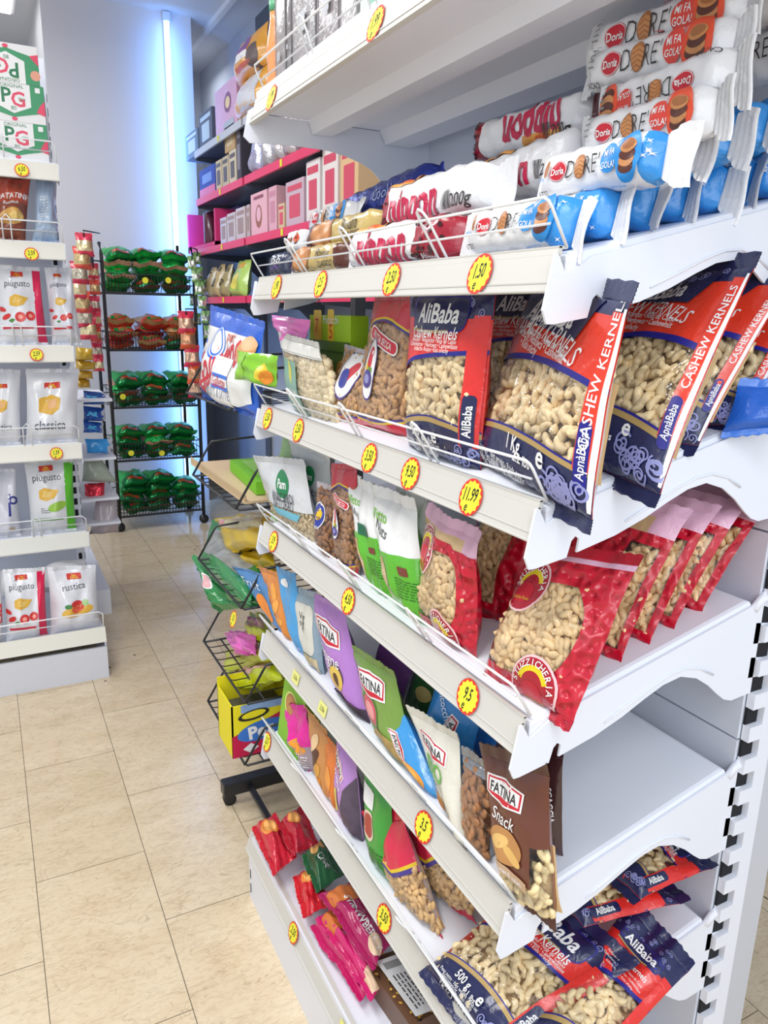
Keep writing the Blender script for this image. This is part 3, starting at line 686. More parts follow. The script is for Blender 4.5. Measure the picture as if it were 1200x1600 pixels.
nut_bag('cashew_bag', [V((.185, .13, 1.235)), V((.225, -.012, 1.246)), V((.325, -.03, 1.435)), V((.28, .14, 1.425))], .05, d_kilo, win_kilo, ORED, 'cashew', .027, CASH, CASHB,
    'third one kilo cashew bag from the front, mostly navy scrolls and grey side panel showing', 'nut bag', 13, NAVY, back=mat('#9DA2C4', 'film'), L=.018, step=.012)
nut_bag('cashew_bag', [V((.265, .13, 1.253)), V((.295, -.015, 1.263)), V((.37, -.02, 1.40)), V((.345, .14, 1.40))], .04, d_kilo, win_kilo, ORED, 'cashew', .027, CASH, CASHB,
    'rearmost one kilo cashew bag of the second shelf, against the back panel', 'nut bag', 14, NAVY, back=mat('#9DA2C4', 'film'), L=.016, step=.012)
nut_bag('cashew_bag', quad(hB, (622, 702), (752, 735), (778, 452), (640, 455)), .05, d_half, win_half, RED, 'cashew', .026, CASH, CASHB,
    'upright half kilo red and navy cashew bag in the middle of the second shelf', 'nut bag', 15, NAVY, back=RED, L=.014)
nut_bag('cashew_bag', [V((.125, .36, 1.219)), V((.145, .19, 1.224)), V((.20, .17, 1.425)), V((.175, .34, 1.425))], .045, d_half, win_half, RED, 'cashew', .026, CASH, CASHB,
    'half kilo cashew bag in shadow behind the upright half kilo bag', 'nut bag', 16, NAVY, back=RED, L=.014, step=.012)
# bright blue packet at the right edge of the second shelf
one_piece('snack_packet', [V((.27, -.005, 1.258)), V((.33, -.06, 1.272)), V((.345, -.06, 1.31)), V((.285, -.005, 1.31))], .03, mat('#1E62C8', 'film'), mat('#1E62C8', 'film'), None, mat('#2F74D8', 'film'), 'small bright blue packet at the right end of the second shelf', 'snack packet', nu=8, nv=8)

# ---- frutta secca peanut bags: clear bags with red top ---------------------------------
PURP = mat('#4A3B8C', 'print'); YEL = mat('#E8C62A', 'print'); GRYP = mat('#9C93A2', 'film'); REDP = mat('#D22B3C', 'print'); SKY = mat('#2F3E9E', 'print')
def d_frutta(D, rnd):
    top = lambda u: .78+.09*sin(pi*u)
    bot = lambda u: .10-.05*sin(pi*u)
    D.band(top, lambda u: 1, mat('#C9283A', 'film')); D.band(lambda u: top(u)-.012, lambda u: top(u)+.006, YEL); D.band(lambda u: top(u)-.03, lambda u: top(u)-.011, PURP)
    D.band(lambda u: 0, bot, mat('#C9283A', 'film')); D.band(bot, lambda u: bot(u)+.015, YEL); D.band(lambda u: bot(u)+.014, lambda u: bot(u)+.032, PURP)
    D.rrect(.56, .70, .66, .125, WH, rot=-.25, r=.06); D.rrect(.56, .70, .62, .10, REDP, rot=-.25, r=.05); D.txt('FRUTTA SECCA', .56, .70, .085, WH, rot=-.25, bold=.01, sx=.8)
    D.ell(.42, .47, .155, .29, PURP); D.ell(.42, .47, .14, .272, WH)
    D.ell(.42, .535, .062, .13, REDP, rot=.1); D.ell(.44, .60, .05, .05, REDP); D.ell(.46, .60, .02, .02, WH); D.ell(.42, .44, .1, .045, mat('#6A9A32', 'print'), rot=.4)
    D.ell(.39, .46, .04, .08, YEL, rot=.3); D.ell(.42, .395, .11, .085, PURP); D.ell(.42, .395, .06, .045, VIO)
def win_fr(u, v): return .07 < v < .83
FRB = mat('#C9BFC4', 'film')
nut_bag('peanut_bag', quad(hB, (556, 662), (640, 683), (644, 470), (585, 470)), .042, d_frutta, win_fr, mat('#C9283A', 'film'), 'peanut', .022, mat('#CFA16E', 'nut'), PEANB,
    'tall clear peanut bag with red top and parrot badge on the second shelf', 'nut bag', 21, mat('#B92438', 'film'), back=FRB, L=.012)
def d_frutta_small(D, rnd):
    D.ell(.5, .68, .34, .26, PURP, rot=.6); D.ell(.5, .68, .31, .235, WH, rot=.6); D.ell(.56, .70, .2, .07, REDP, rot=.6); D.ell(.42, .60, .14, .1, SKY, rot=.4)
    D.band(lambda u: 0, lambda u: .10-.04*sin(pi*u), mat('#C9283A', 'film')); D.band(lambda u: .10-.04*sin(pi*u), lambda u: .13-.04*sin(pi*u), PURP)
nut_bag('peanut_bag', quad(hB, (515, 648), (575, 668), (588, 560), (538, 545)), .035, d_frutta_small, lambda u, v: v > .08, FRB, 'peanut', .02, mat('#C99A62', 'nut'), PEANB,
    'small clear peanut bag with round badge left of the tall parrot badge bag', 'nut bag', 22, FRB, L=.008)
# ---- macadamia bag, teal label ---------------------------------------------------------
TEAL = mat('#7FA79C', 'print'); TEALD = mat('#3E7F78', 'film')
def d_mac(D, rnd):
    D.poly([(.12, .02), (.52, 0), (.48, .72), (.14, .75)], TEAL)
    for i in range(5): D.shape([(-.07, 0), (0, .03), (.07, .0), (0, -.03)], .32, .50+.035*i, mat('#C8C254', 'print'), rot=pi/2)
    D.txt('MACADAMIA', .33, .30, .075, WH, bold=.01, sx=.65); D.txt('nuts', .33, .24, .06, WH); D.ell(.33, .62, .03, .08, mat('#C8C254', 'print'))
    D.band(lambda u: .86, lambda u: 1, mat('#DCDCD6', 'film'))
nut_bag('macadamia_bag', quad(hB, (452, 640), (520, 664), (500, 545), (436, 527)), .04, d_mac, lambda u, v: v < .84, mat('#DCDCD6', 'film'), 'macadamia', .02, mat('#DCCBA6', 'nut'), CASHB,
    'clear bag of pale round nuts with teal stripe, second shelf, left end', 'nut bag', 23, mat('#D5D5CE', 'film'), L=.012, depth=.0115)
def d_teal(D, rnd):
    D.ell(.45, .62, .46, .24, TEALD, rot=-.1); D.ell(.6, .58, .16, .09, WH, rot=.1); D.ell(.6, .58, .14, .075, TEALD, rot=.1)
nut_bag('walnut_bag', [V((.13, .72, 1.22)), V((.14, .60, 1.224)), V((.21, .585, 1.36)), V((.2, .73, 1.355))], .04, d_teal, lambda u, v: True, mat('#C9CCC6', 'film'), 'macadamia', .024, mat('#C9B28A', 'nut'), CASHB,
    'crinkled clear nut bag with a dark teal oval behind the teal striped bag', 'nut bag', 24, mat('#C9CCC6', 'film'), L=.02, depth=.0135)
one_piece('nut_pouch', [V((.10, .90, 1.213)), V((.11, .76, 1.215)), V((.15, .75, 1.345)), V((.13, .89, 1.36))], .04, mat('#5B7F4C', 'film'), mat('#5B7F4C', 'film'),
    lambda D: (D.rrect(.5, .52, .7, .42, mat('#B9C2B4', 'print'), rot=-.1), D.txt('NOCI', .5, .55, .18, mat('#4B6A4A', 'print'), rot=-.1, bold=.01), D.ell(.35, .78, .1, .1, WH)), mat('#6E9A5C', 'film'),
    'dark green nut pouch behind the teal striped bag', 'nut bag')
# lime green little packet sticking out over the wire
LIME = mat('#86C52E', 'film')
q = [onx(-.012, 369, 592), onx(.03, 432, 606), onx(.03, 436, 556), onx(-.012, 371, 548)]
def d_lime(D): D.ell(.75, .45, .12, .12, mat('#E0C83A', 'print')); D.ell(.85, .3, .12, .1, mat('#E08A2A', 'print')); D.rect(0, 0, .28, 1, mat('#9AD84A', 'film'))
one_piece('snack_packet', q, .03, LIME, LIME, d_lime, None, 'lime green crumpled packet poking out over the left end of the second shelf', 'snack packet', wr=.003, seed=4)
one_piece('snack_packet', [onx(.06, 436, 530), onx(.06, 478, 545), onx(.06, 485, 500), onx(.06, 424, 492)], .02, mat('#E872C4', 'film'), mat('#E872C4', 'film'), None, None, 'crumpled pink bag top above the dark green pouch', 'snack packet', wr=.004, seed=5)
m_ = M(); a = onx(.10, 484, 520); b_ = onx(.10, 548, 524)
m_.box((.10, b_.y, a.z-.03), (.135, a.y, a.z+.035), mat('#A2CC1C', 'paper'))
D = deck_flat(m_, (.10, a.y, a.z-.03), (0, b_.y-a.y, 0), (0, 0, .065)); D.rrect(.22, .7, .2, .3, YEL, r=.02); D.rrect(.55, .6, .15, .38, YEL, r=.02); D.txt('5', .55, .55, .2, mat('#D2402A', 'print')); D.txt('7', .2, .7, .2, mat('#D2402A', 'print')); D.txt('Pistacchi', .55, .88, .11, WH)
D.rect(0, 0, 1, .28, mat('#557A22', 'print'))
zf = zsh(hB, .12); m_.box((.105, b_.y+.01, zf), (.13, a.y-.01, a.z-.03), mat('#5E7F2E', 'paper'))
D = deck_flat(m_, (.1045, a.y-.01, zf), (0, b_.y-a.y+.02, 0), (0, 0, a.z-.03-zf))
for i in range(7): D.ell(.15+.12*i, .4+.2*(i % 2), .09, .12, mat(['#C9A63A', '#8FA83E', '#D2902A'][i % 3], 'print'))
tag(m_.build('snack_box'), 'lime green carton with yellow tabs standing behind the pink bag top', 'snack box')
# ---- C shelf: kilo peanut bags with red vacuum film -------------------------------------
VRED = mat('#C8102E', 'vacuum'); VDK = mat('#B00E28', 'film'); PINKC = mat('#E3B6CE', 'film'); TANC = mat('#D9B98A', 'film')
def d_stuz(D, rnd, part=0):
    # clear window with big round nuts is left open; printed badge top left and bottom
    for (u, v, r) in ((.20, .74, .21), (.62, .10, .22)):
        D.ell(u, v, r+.02, r+.02, mat('#F0C8CC', 'print')); D.ell(u, v, r, r, VDK)
        D.arcring(u, v+.0, r*.62, .3, 2.9, .045, mat('#E8D21E', 'print')); D.ell(u-.01, v-.05, r*.52, r*.42, mat('#C81A30', 'print'))
        for kx, t_ in enumerate('STUZZICHERIA'):
            a = pi*.98-kx*pi*.98/11; D.txt(t_, u+(r*.82)*cos(a), v+(r*.82)*sin(a)*D.W/D.H, .075, WH, rot=a-pi/2, bold=.01)
        D.txt('La Gallina Rossa', u-.01, v-.09, .042, mat('#E8C23A', 'print'), sx=.8)
def win_stuz(u, v):
    if v > .85 or v < .10: return False
    a = (u-.42)/.47; b = (v-.47)/.42
    return a*a+b*b < 1 or (u < .5 and .12 < v < .72)
def front_border(D, win, m):   # crisp printed edge round the window
    n = 60; u0, v0 = .40, .47
    def edge(a):
        lo, hi = 0.02, .8
        for _ in range(18):
            md = (lo+hi)/2; u, v = u0+md*cos(a), v0+md*sin(a)
            if 0 < u < 1 and win(u, v): lo = md
            else: hi = md
        return lo
    E_ = [edge(2*pi*i/n) for i in range(n+1)]; p = []
    for i in range(n+1):
        a = 2*pi*i/n; 
        for k in (E_[i]-.02, E_[i]+.05): p.append(((u0+k*cos(a))*D.W, (v0+k*sin(a))*D.H))
    D._put(p, [f for i in range(n) for f in ((2*i, 2*i+2, 2*i+3), (2*i, 2*i+3, 2*i+1))], m)
def stuz(q, seed, label, thick=.055, win=win_stuz, deco=True, head=True, dens=1.05):
    rnd = random.Random(seed); p = Pouch(q, thick, seed=seed, wr=.0022, belly=.5); root = bag_root('peanut_bag', q, label, 'nut bag')
    def front(u, v):
        if v > (.95 if head else .97): return PINKC
        if head and v > .86: return TANC if u < .78 else PINKC
        return CLR if win(u, v) else VRED
    m_ = M(); p.grid(m_, front, VRED, 20, 26); D = Deck(p, m_, step=.008)
    if deco: front_border(D, win, VRED); D.band(lambda u: .80, lambda u: .868 if head else .96, VRED); d_stuz(D, rnd)
    m_.build('pouch', root)
    s = M(); p.seal(s, PINKC if head else VDK, True, .014, fold=-.3); s.build('top_seal', root); s = M(); p.seal(s, VRED, False, .012, flare=.1); s.build('bottom_seal', root)
    f = M(); fill(p, f, 'peanut', .0195, win, PEAN, PEANB, rnd, dens, .006); o = f.build('peanut_filling', root); o['kind'] = 'stuff'
    return root
stuz(quad(hC, (755, 1052), (898, 1128), (998, 885), (826, 862)), 31, 'big red kilo peanut bag at the front right corner of the third shelf', head=False)
stuz(quad(hC, (652, 968), (746, 1030), (748, 850), (664, 800)), 32, 'red kilo peanut bag with knotted clear top in the middle of the third shelf', .05)
wn = lambda u, v: .12 < v < .75 and .2 < u < .85
for i, (x, lab) in enumerate([(.165, 'second red peanut bag from the front in the right hand row of the third shelf'), (.215, 'third red peanut bag from the front in the right hand row of the third shelf'),
        (.262, 'fourth red peanut bag from the front in the right hand row of the third shelf'), (.315, 'rearmost red peanut bag of the right hand row, under the bracket arch')]):
    h0 = zsh(hC, x); q = [V((x-.02, .16, zsh(hC, x-.02))), V((x+.0, .012+.004*i, h0)), V((x+.075, .004, h0+.175-.012*i)), V((x+.06, .17, h0+.175-.012*i))]
    if i == 3: q[2].x = .385; q[3].x = .38
    stuz(q, 40+i, lab, .045, win=lambda u, v: .08 < v < .78 and .70 < u < .93, deco=False)
stuz([V((.115, .30, zsh(hC, .115))), V((.125, .17, zsh(hC, .125))), V((.175, .16, hC+.245)), V((.165, .31, hC+.245))], 50, 'red peanut bag in shadow behind the knotted one', .045, win=lambda u, v: .1 < v < .75 and .1 < u < .7, deco=False)
# ---- green and white nut bags ------------------------------------------------------------
GRN = mat('#5FB82E', 'film'); WHF = mat('#EEF0F0', 'film')
def d_vito(D, rnd):
    D.band(lambda u: 0, lambda u: .54+.05*u, GRN); D.txt('Vitto', .3, .86, .2, mat('#7CC03A', 'print'), bold=.01, sx=.9); D.txt('Nuts', .38, .75, .17, mat('#4A4E50', 'print'), rot=-.3, bold=.005, sx=.9)
    D.poly([(.08, .12), (.32, .10), (.46, .3), (.42, .52), (.2, .47), (.08, .3)], mat('#D9B98E', 'nut')); D.curve([(.0, -.25), (.12, 0), (.05, .2)], .3, .3, .012, WH)
    D.rrect(.8, .45, .2, .1, mat('#7A3B2E', 'print'), rot=.1, r=.02); D.smallprint(.62, .98, .2, .38, 7, mat('#2E6A22', 'print'), rnd)
    D.txt('Mandorle', .2, .40, .08, WH, rot=-.6)
for i, (q, lab) in enumerate([(quad(hC, (575, 958), (652, 988), (652, 800), (578, 770)), 'front green and white nut bag with small print on its side'),
        (quad(hC, (545, 925), (592, 950), (588, 775), (543, 750)), 'green and white nut bag left of the front one, with a dark green square'),
        (quad(hC, (625, 925), (668, 945), (668, 785), (618, 770), dyl=.02), 'green and white nut bag right behind the front one, mostly white top')]):
    rnd = random.Random(60+i); root = bag_root('nut_bag', q, lab, 'nut bag'); p = Pouch(q, .05 if i == 0 else .035, seed=60+i, wr=.002, belly=.5)
    pouch_parts(root, p, WHF, GRN, (lambda D: (d_vito(D, rnd), D.rrect(.6, .62, .3, .2, mat('#1F6A4A', 'print')))) if i == 1 else (lambda D: d_vito(D, rnd)), WHF, L=.018, flare=.1, botm=GRN)
# ---- white frosted bags with round green badge -------------------------------------------
FROST = mat('#D5D9DC', 'film'); PG = mat('#12804A', 'print'); AQ = mat('#6FB6CC', 'print')
def d_pam(D, rnd):
    D.ell(.62, .72, .12, .12, PG); D.txt('Pam', .62, .72, .11, WH, bold=.02, sx=.85)
    D.txt('ANACARDI', .60, .53, .11, mat('#3A3E46', 'print'), sx=.75); D.txt('NATURALI', .60, .43, .11, mat('#3A3E46', 'print'), sx=.72)
    D.poly([(.36, .36), (.88, .34), (.82, .24), (.42, .25)], AQ)
nut_bag('cashew_bag', quad(hC, (422, 812), (500, 850), (478, 728), (397, 720)), .045, d_pam, lambda u, v: v < .36 or (u < .2 and v < .5), FROST, 'cashew', .02, mat('#D9C49A', 'nut'), CASHB,
    'frosted white cashew bag with round green badge at the left end of the third shelf', 'nut bag', 71, FROST, L=.014)
nut_bag('cashew_bag', quad(hC, (478, 800), (520, 838), (516, 722), (450, 688), dyl=-.02), .04, d_pam, lambda u, v: v < .3, mat('#B9BFC2', 'film'), 'cashew', .02, mat('#D9C49A', 'nut'), CASHB,
    'second frosted bag with round green badge, set behind and right of the first', 'nut bag', 72, FROST, L=.014)
one_piece('nut_bag', [V((.10, .93, hC+.058)), V((.12, .82, hC+.062)), V((.15, .82, hC+.21)), V((.13, .93, hC+.22))], .03, mat('#C2C6C8', 'film'), mat('#C2C6C8', 'film'), None, mat('#C2C6C8', 'film'), 'blank frosted bag top behind the frosted bag with the green badge', 'nut bag')
def d_badge(D, rnd):
    D.ell(.45, .6, .30, .34, WH); D.ell(.45, .6, .27, .31, SKY); D.ell(.5, .62, .12, .14, YEL); D.txt('FRUTTA', .45, .42, .1, WH, bold=.02)
nut_bag('nut_bag', quad(hC, (488, 858), (520, 872), (528, 770), (495, 760)), .035, d_badge, lambda u, v: True, FRB, 'peanut', .02, mat('#9A6A42', 'nut'), PEANB, 'clear bag of brown nuts with a round blue badge between frosted and green bags', 'nut bag', 73, FRB, L=.01)
nut_bag('peanut_bag', quad(hC, (513, 885), (553, 905), (558, 735), (517, 733)), .035, d_frutta, win_fr, mat('#C9283A', 'film'), 'peanut', .02, mat('#A97A52', 'nut'), PEANB,
    'clear nut bag with red top and parrot badge on the third shelf', 'nut bag', 74, mat('#C9283A', 'film'), back=FRB, L=.01)
one_piece('nut_bag', [V((.04, .935, hC+.043)), V((.06, .87, hC+.047)), V((.1, .87, hC+.21)), V((.07, .935, hC+.22))], .03, mat('#8FB07A', 'film'), mat('#7C9E66', 'film'), None, mat('#A9C492', 'film'), 'translucent green bag at the far left end of the third shelf', 'nut bag', wr=.003)

# ---------------------------------------------------------------- biscuit rolls on the top sloping shelf
class Roll:
    """wrapped roll from far end A to near end B, printed side towards F"""
    def __init__(s, A, B, r, F=(-1, 0, .25), sq=3.2, span=2.6, seed=0, wr=.0007):
        s.A = V(A); s.B = V(B); s.r = r; ax = (s.B-s.A).normalized(); F = V(F); F = (F-ax*F.dot(ax)).normalized(); s.F = F; s.ax = ax
        s.U = F.cross(ax).normalized(); 
        s.W = (s.B-s.A).length; s.sq = sq; s.span = span; s.H = span*r*1.08; q = random.Random(seed); s.ph = [q.uniform(0, 6) for _ in range(4)]; s.wr = wr
    def X(s, u, th, off=0):
        e = min(u, 1-u)/.10; k = 1 if e >= 1 else max(0, e)
        ke = sqrt(1-(1-k)**2); c, d = cos(th), sin(th); rr = s.r/((abs(c)**s.sq+abs(d)**s.sq)**(1/s.sq))
        w = s.wr*(sin(40*u+3*th+s.ph[0])+sin(23*u-5*th+s.ph[1]))+s.wr*2*(1-k)*sin(9*th+s.ph[2])
        rr = rr+w+off
        return s.A+(s.B-s.A)*u+s.F*c*(rr*ke)+s.U*d*(rr*(.8+.2*ke))
    def P(s, u, v, off=0): return s.X(u, (v-.5)*s.span, off)
    def grid(s, mesh, mats, nu=30, n=20):
        """mats: function(u) -> material"""
        vs = [s.X(i/nu, 2*pi*k/n) for i in range(nu+1) for k in range(n)]; by = {}
        for i in range(nu):
            for k in range(n): by.setdefault(mats((i+.5)/nu), []).append((i*n+k, (i+1)*n+k, (i+1)*n+(k+1) % n, i*n+(k+1) % n))
        kk = len(mesh.v); mesh.v += vs
        for m, fl in by.items():
            mi = mesh.mi(m)
            for f in fl: mesh.f.append(tuple(kk+j for j in f)); mesh.m.append(mi); mesh.sm.append(True)
    def fin(s, mesh, m, near=True, L=.02, bend=0, ribs=4, tilt=0, hf=1.25):
        e = s.B if near else s.A; ax = s.ax*(1 if near else -1); rows = ribs*2; vs = []; n = 8
        for j in range(rows+1):
            for i in range(n+1):
                t = -1+2*i/n; l = L*j/rows
                p = e+ax*(l*cos(bend))+s.F*(l*sin(bend)+(.0024 if j % 2 else 0)+.003*sin(2.5*t+s.ph[3])*l/L)+s.U*(t*s.r*(.8+(hf-.8)*min(1, l/L*2))+tilt*l)
                vs.append(p)
        fs = [(j*(n+1)+i, (j+1)*(n+1)+i, (j+1)*(n+1)+i+1, j*(n+1)+i+1) for j in range(rows) for i in range(n)]
        k = len(vs); mesh.add(vs+[p-s.F*.0007 for p in vs], fs+[tuple(k+q for q in f[::-1]) for f in fs], m, True)
BIS = mat('#A5683C', 'print'); BISL = mat('#C98A54', 'print'); CHO = mat('#5A2C20', 'print'); DK = mat('#33302E', 'print'); REDL = mat('#CC1F33', 'print'); REDB = mat('#E0453A', 'print'); BLU = mat('#2F8FDA', 'print'); BLUF = mat('#2F93E2', 'film')
WFILM = mat('#ECEDF0', 'film')
def d_dore(D, alt, upside=False, rnd=None):
    """white wrapper: red oval, hand drawn word with a biscuit for its O, speech bubble, stacked biscuits"""
    K = BLU if alt else REDB; W = D.W; r_ = D.H/D.W
    f = (lambda u: 1-u) if upside else (lambda u: u); g = (lambda v: 1-v) if upside else (lambda v: v); ro = pi if upside else 0
    D.ell(f(.24), g(.5), .082, .062, REDL, rot=ro); D.ell(f(.24), g(.5), .079, .059, WH, rot=ro); D.ell(f(.24), g(.5), .075, .055, REDL, rot=ro); D.txt('Doria', f(.24), g(.5), .06, WH, rot=ro, bold=.02, sx=.9)
    D.txt('D', f(.365), g(.5), .155, DK, rot=ro, bold=-.012, sx=.8); D.ell(f(.455), g(.5), .052, .072, BIS, rot=ro+.1); D.ell(f(.455), g(.5), .045, .064, BISL, rot=ro+.1)
    for k in range(-2, 3): D.curve([(-.04, k*.024-.01), (0, k*.024+.01), (.04, k*.024-.01)], f(.455), g(.5), .006, BIS, rot=ro)
    D.txt("RE'", f(.56), g(.5), .155, DK, rot=ro, bold=-.012, sx=.72); D.shape([(-.03, 0), (-.03, .03), (-.01, .015), (0, .035), (.01, .015), (.03, .03), (.03, 0)], f(.55), g(.83), K, rot=ro)
    D.ell(f(.71), g(.52), .072, .08, K, rot=ro); D.shape([(0, .0), (.06, .06), (.02, .05)], f(.75), g(.66), K, rot=ro); D.txt('MI FA', f(.71), g(.60), .05, WH, rot=ro, bold=.01, sx=.8); D.txt('GOLA!', f(.71), g(.43), .05, WH, rot=ro, bold=.01, sx=.8)
    D.ell(f(.86), g(.5), .09, .14, K if alt else mat('#E5502E', 'print'), rot=ro)
    for dv, c in ((.36, CHO), (.44, BISL), (.52, CHO), (.62, BISL)): D.ell(f(.855+.01*dv), g(dv), .062, .034, c, rot=ro); 
    D.ell(f(.86), g(.64), .05, .024, BIS, rot=ro)
    if alt: D.txt('LATTE', f(.10), g(.22), .04, DK, rot=ro, bold=.01); D.txt('Frollino', f(.09), g(.42), .035, BLU, rot=ro); D.ell(f(.15), g(.55), .018, .05, BIS, rot=ro)
    else: D.txt('CACAO', f(.10), g(.22), .042, DK, rot=ro, bold=.01); D.smallprint(.07, .12, .45, .9, 5, mat('#8A8A8A', 'print'), random.Random(3))
    D.txt('Lavorazione', f(.78), g(.14), .03, K, rot=ro, bold=.01, sx=.9)
def dore(A, B, r, label, alt=False, upside=False, seed=0, F=(-1, 0, .25), Ln=.02, Lf=.018, deco=True, bend=0, group=None, tilt=0, bluend=.0):
    R_ = Roll(A, B, r, F, seed=seed); root = empty('biscuit_roll', (R_.A+R_.B)/2-V((0, 0, r)), label, 'biscuits', group)
    m_ = M(); R_.grid(m_, (lambda u: BLUF if u > 1-bluend else WFILM))
    if deco: d_dore(Deck(R_, m_, step=.005, clip=True), alt, upside)
    if alt and bluend:
        rr = random.Random(seed); D = Deck(R_, m_, step=.005)
        for i in range(5): D.star(1-bluend*rr.uniform(.2, .85), rr.uniform(.15, .85), .018, WH, 4, .25)
    m_.build('wrapper', root)
    if Ln: s = M(); R_.fin(s, WFILM, True, Ln, bend=bend, tilt=tilt); s.build('end_fin', root)
    if Lf: s = M(); R_.fin(s, WFILM, False, Lf); s.build('end_fin', root)
    return root
r0 = .0245
def yz(x, far, near):
    a, b = onx(x, *far), onx(x, *near); return a, b
def SZ(x): return zsh(1.405, x)
rnd = random.Random(5)
# bottom layer, front row first: near ends with blue tips hang by the edge
a, b = yz(.048, (752, 367), (915, 352)); a.z = b.z = SZ(.048)+r0
dore(a, V((.048, .018, b.z)), r0, 'white and blue biscuit roll at the very front of the top sloping shelf', alt=True, seed=1, bend=.25, tilt=-.5, bluend=.15, Ln=.026)
ordn = ['second', 'third', 'fourth', 'fifth', 'sixth', 'seventh']
for i in range(6):
    x = .048+.049*(i+1); zc = SZ(x)+r0
    dore((x, .20, zc), (x, .018-.003*(i % 2), zc), r0, ordn[i]+' blue tipped roll from the front, bottom layer of the top slope', alt=True, seed=2+i, deco=False, bend=rnd.uniform(-.5, .5), tilt=rnd.uniform(-.7, .1), bluend=.22, Ln=.024)
# second layer
for i, (x, alt, lab) in enumerate([(.105, True, 'white and blue biscuit roll lying on the bottom layer, its blue bubble label showing'), (.165, True, None), (.215, True, None), (.265, True, None), (.315, True, None)]):
    zc = SZ(x)+r0*2.75
    if i == 0:
        a, b = yz(.10, (862, 278), (1040, 234)); dore((.10, a.y, zc), (.10, b.y, zc), r0*.95, lab, alt=True, seed=11, bend=-.3, bluend=.06, Ln=.03, F=(-1, 0, .1))
    else: dore((x, .17, zc), (x, -.012, zc+.004*i), r0, ordn[i-1]+' blue tipped roll from the front in the layer above the bottom one', alt=True, seed=12+i, deco=False, bend=rnd.uniform(-.5, .3), tilt=-.3, bluend=.2, Ln=.024)
for (x, far, near, up, lab, rr) in [(.145, (928, 222), (1120, 172), False, 'red label biscuit roll just above the blue bubble roll, its word upright', .0225),
        (.165, (955, 180), (1150, 118), True, 'red label biscuit roll lying upside down in the pile, word inverted', .0255),
        (.195, (932, 116), (1150, 62), False, 'red label biscuit roll second from the top of the pile', .0215),
        (.215, (936, 76), (1170, 8), False, 'red label biscuit roll on top of the pile under the high shelf', .0215)]:
    a, b = yz(x, far, near); dore(a, b, rr, lab, upside=up, seed=int(x*1000), Ln=.016, bend=-.2, Lf=.018, F=(-1, -.1, .0))
# two more rolls behind at the right edge
for (x, y0, y1, zc, lab) in ((.29, .10, -.07, 1.655, 'white biscuit roll end poking out at the right edge behind the pile'), (.27, .09, -.08, 1.705, 'upper white biscuit roll end at the right edge of the picture')):
    dore((x, y0, zc), (x, y1, zc), .024, lab, seed=77+int(zc*100), deco=True, F=(-1, -.3, .1))
# ---- chocolate rice rolls with bold red lettering
def nippon(A, B, r, label, seed, upside=False, F=(-1, 0, .2), crum=0, dark='near', lf=True):
    R_ = Roll(A, B, r, F, sq=4, seed=seed, wr=.0012); root = empty('chocolate_roll', (R_.A+R_.B)/2-V((0, 0, r)), label, 'chocolate')
    DKR = mat('#5A1020', 'film'); m_ = M()
    R_.grid(m_, lambda u: (mat('#A01830', 'film') if (u < .14 and dark in ('far', 'both')) or (u > .72 and dark in ('near', 'both')) else WFILM))
    D = Deck(R_, m_, step=.005); MAG = mat('#C01848', 'print'); f = (lambda u: 1-u) if upside else (lambda u: u); ro = pi if upside else 0
    D.txt('nippon', .42 if not upside else .62, .42, .26, MAG, rot=ro, bold=.035, sx=.72)
    D.rrect(f(.28), .86 if not upside else .2, .34, .075, mat('#E8A04A', 'print'), r=.01); D.rrect(f(.28), .86 if not upside else .2, .1, .05, mat('#D9602A', 'print'), r=.01)
    if dark != 'near': D.txt('200g', .88, .3, .08, DK, bold=.01); [D.rect(.73+.009*i, .2, .733+.009*i+.002*(i % 3), .45, DK) for i in range(8)]
    else:
        q = random.Random(seed)
        for i in range(26): D.ell(q.uniform(.74, .97), q.uniform(.1, .9), .012, .009, mat('#3A1418', 'print'))
        D.txt('Africana', .86, .14, .045, WH, bold=.01)
    if dark == 'far':
        q = random.Random(seed)
        for i in range(16): D.ell(q.uniform(.02, .12), q.uniform(.1, .9), .012, .009, mat('#3A1418', 'print'))
    m_.build('wrapper', root)
    s = M(); R_.fin(s, WFILM if not upside else DKR, True, .03, bend=crum, hf=1.1); s.build('end_fin', root)
    s = M(); R_.fin(s, DKR, False, .012, hf=.8); s.build('end_fin', root)
zc = SZ(.05)+.027
nippon((.05, .52, zc), (.05, .225, zc), .027, 'white roll with bold magenta lettering in the front row, dark speckled near end', 31)
nippon((.10, .50, zc+.058), (.10, .235, zc+.062), .031, 'crinkled white roll with magenta lettering lying on top of the front row', 32, dark='far', crum=-.3)
nippon((.15, .335, zc+.075), (.15, .135, zc+.088), .028, 'white roll with magenta lettering right of the crinkled one, half hidden', 33, dark='none')
a, b = yz(.21, (752, 226), (925, 178)); nippon(a, b, .0245, 'magenta lettered roll lying inverted at the back with dark speckled end', 34, upside=True, dark='far', F=(-1, 0, 0))
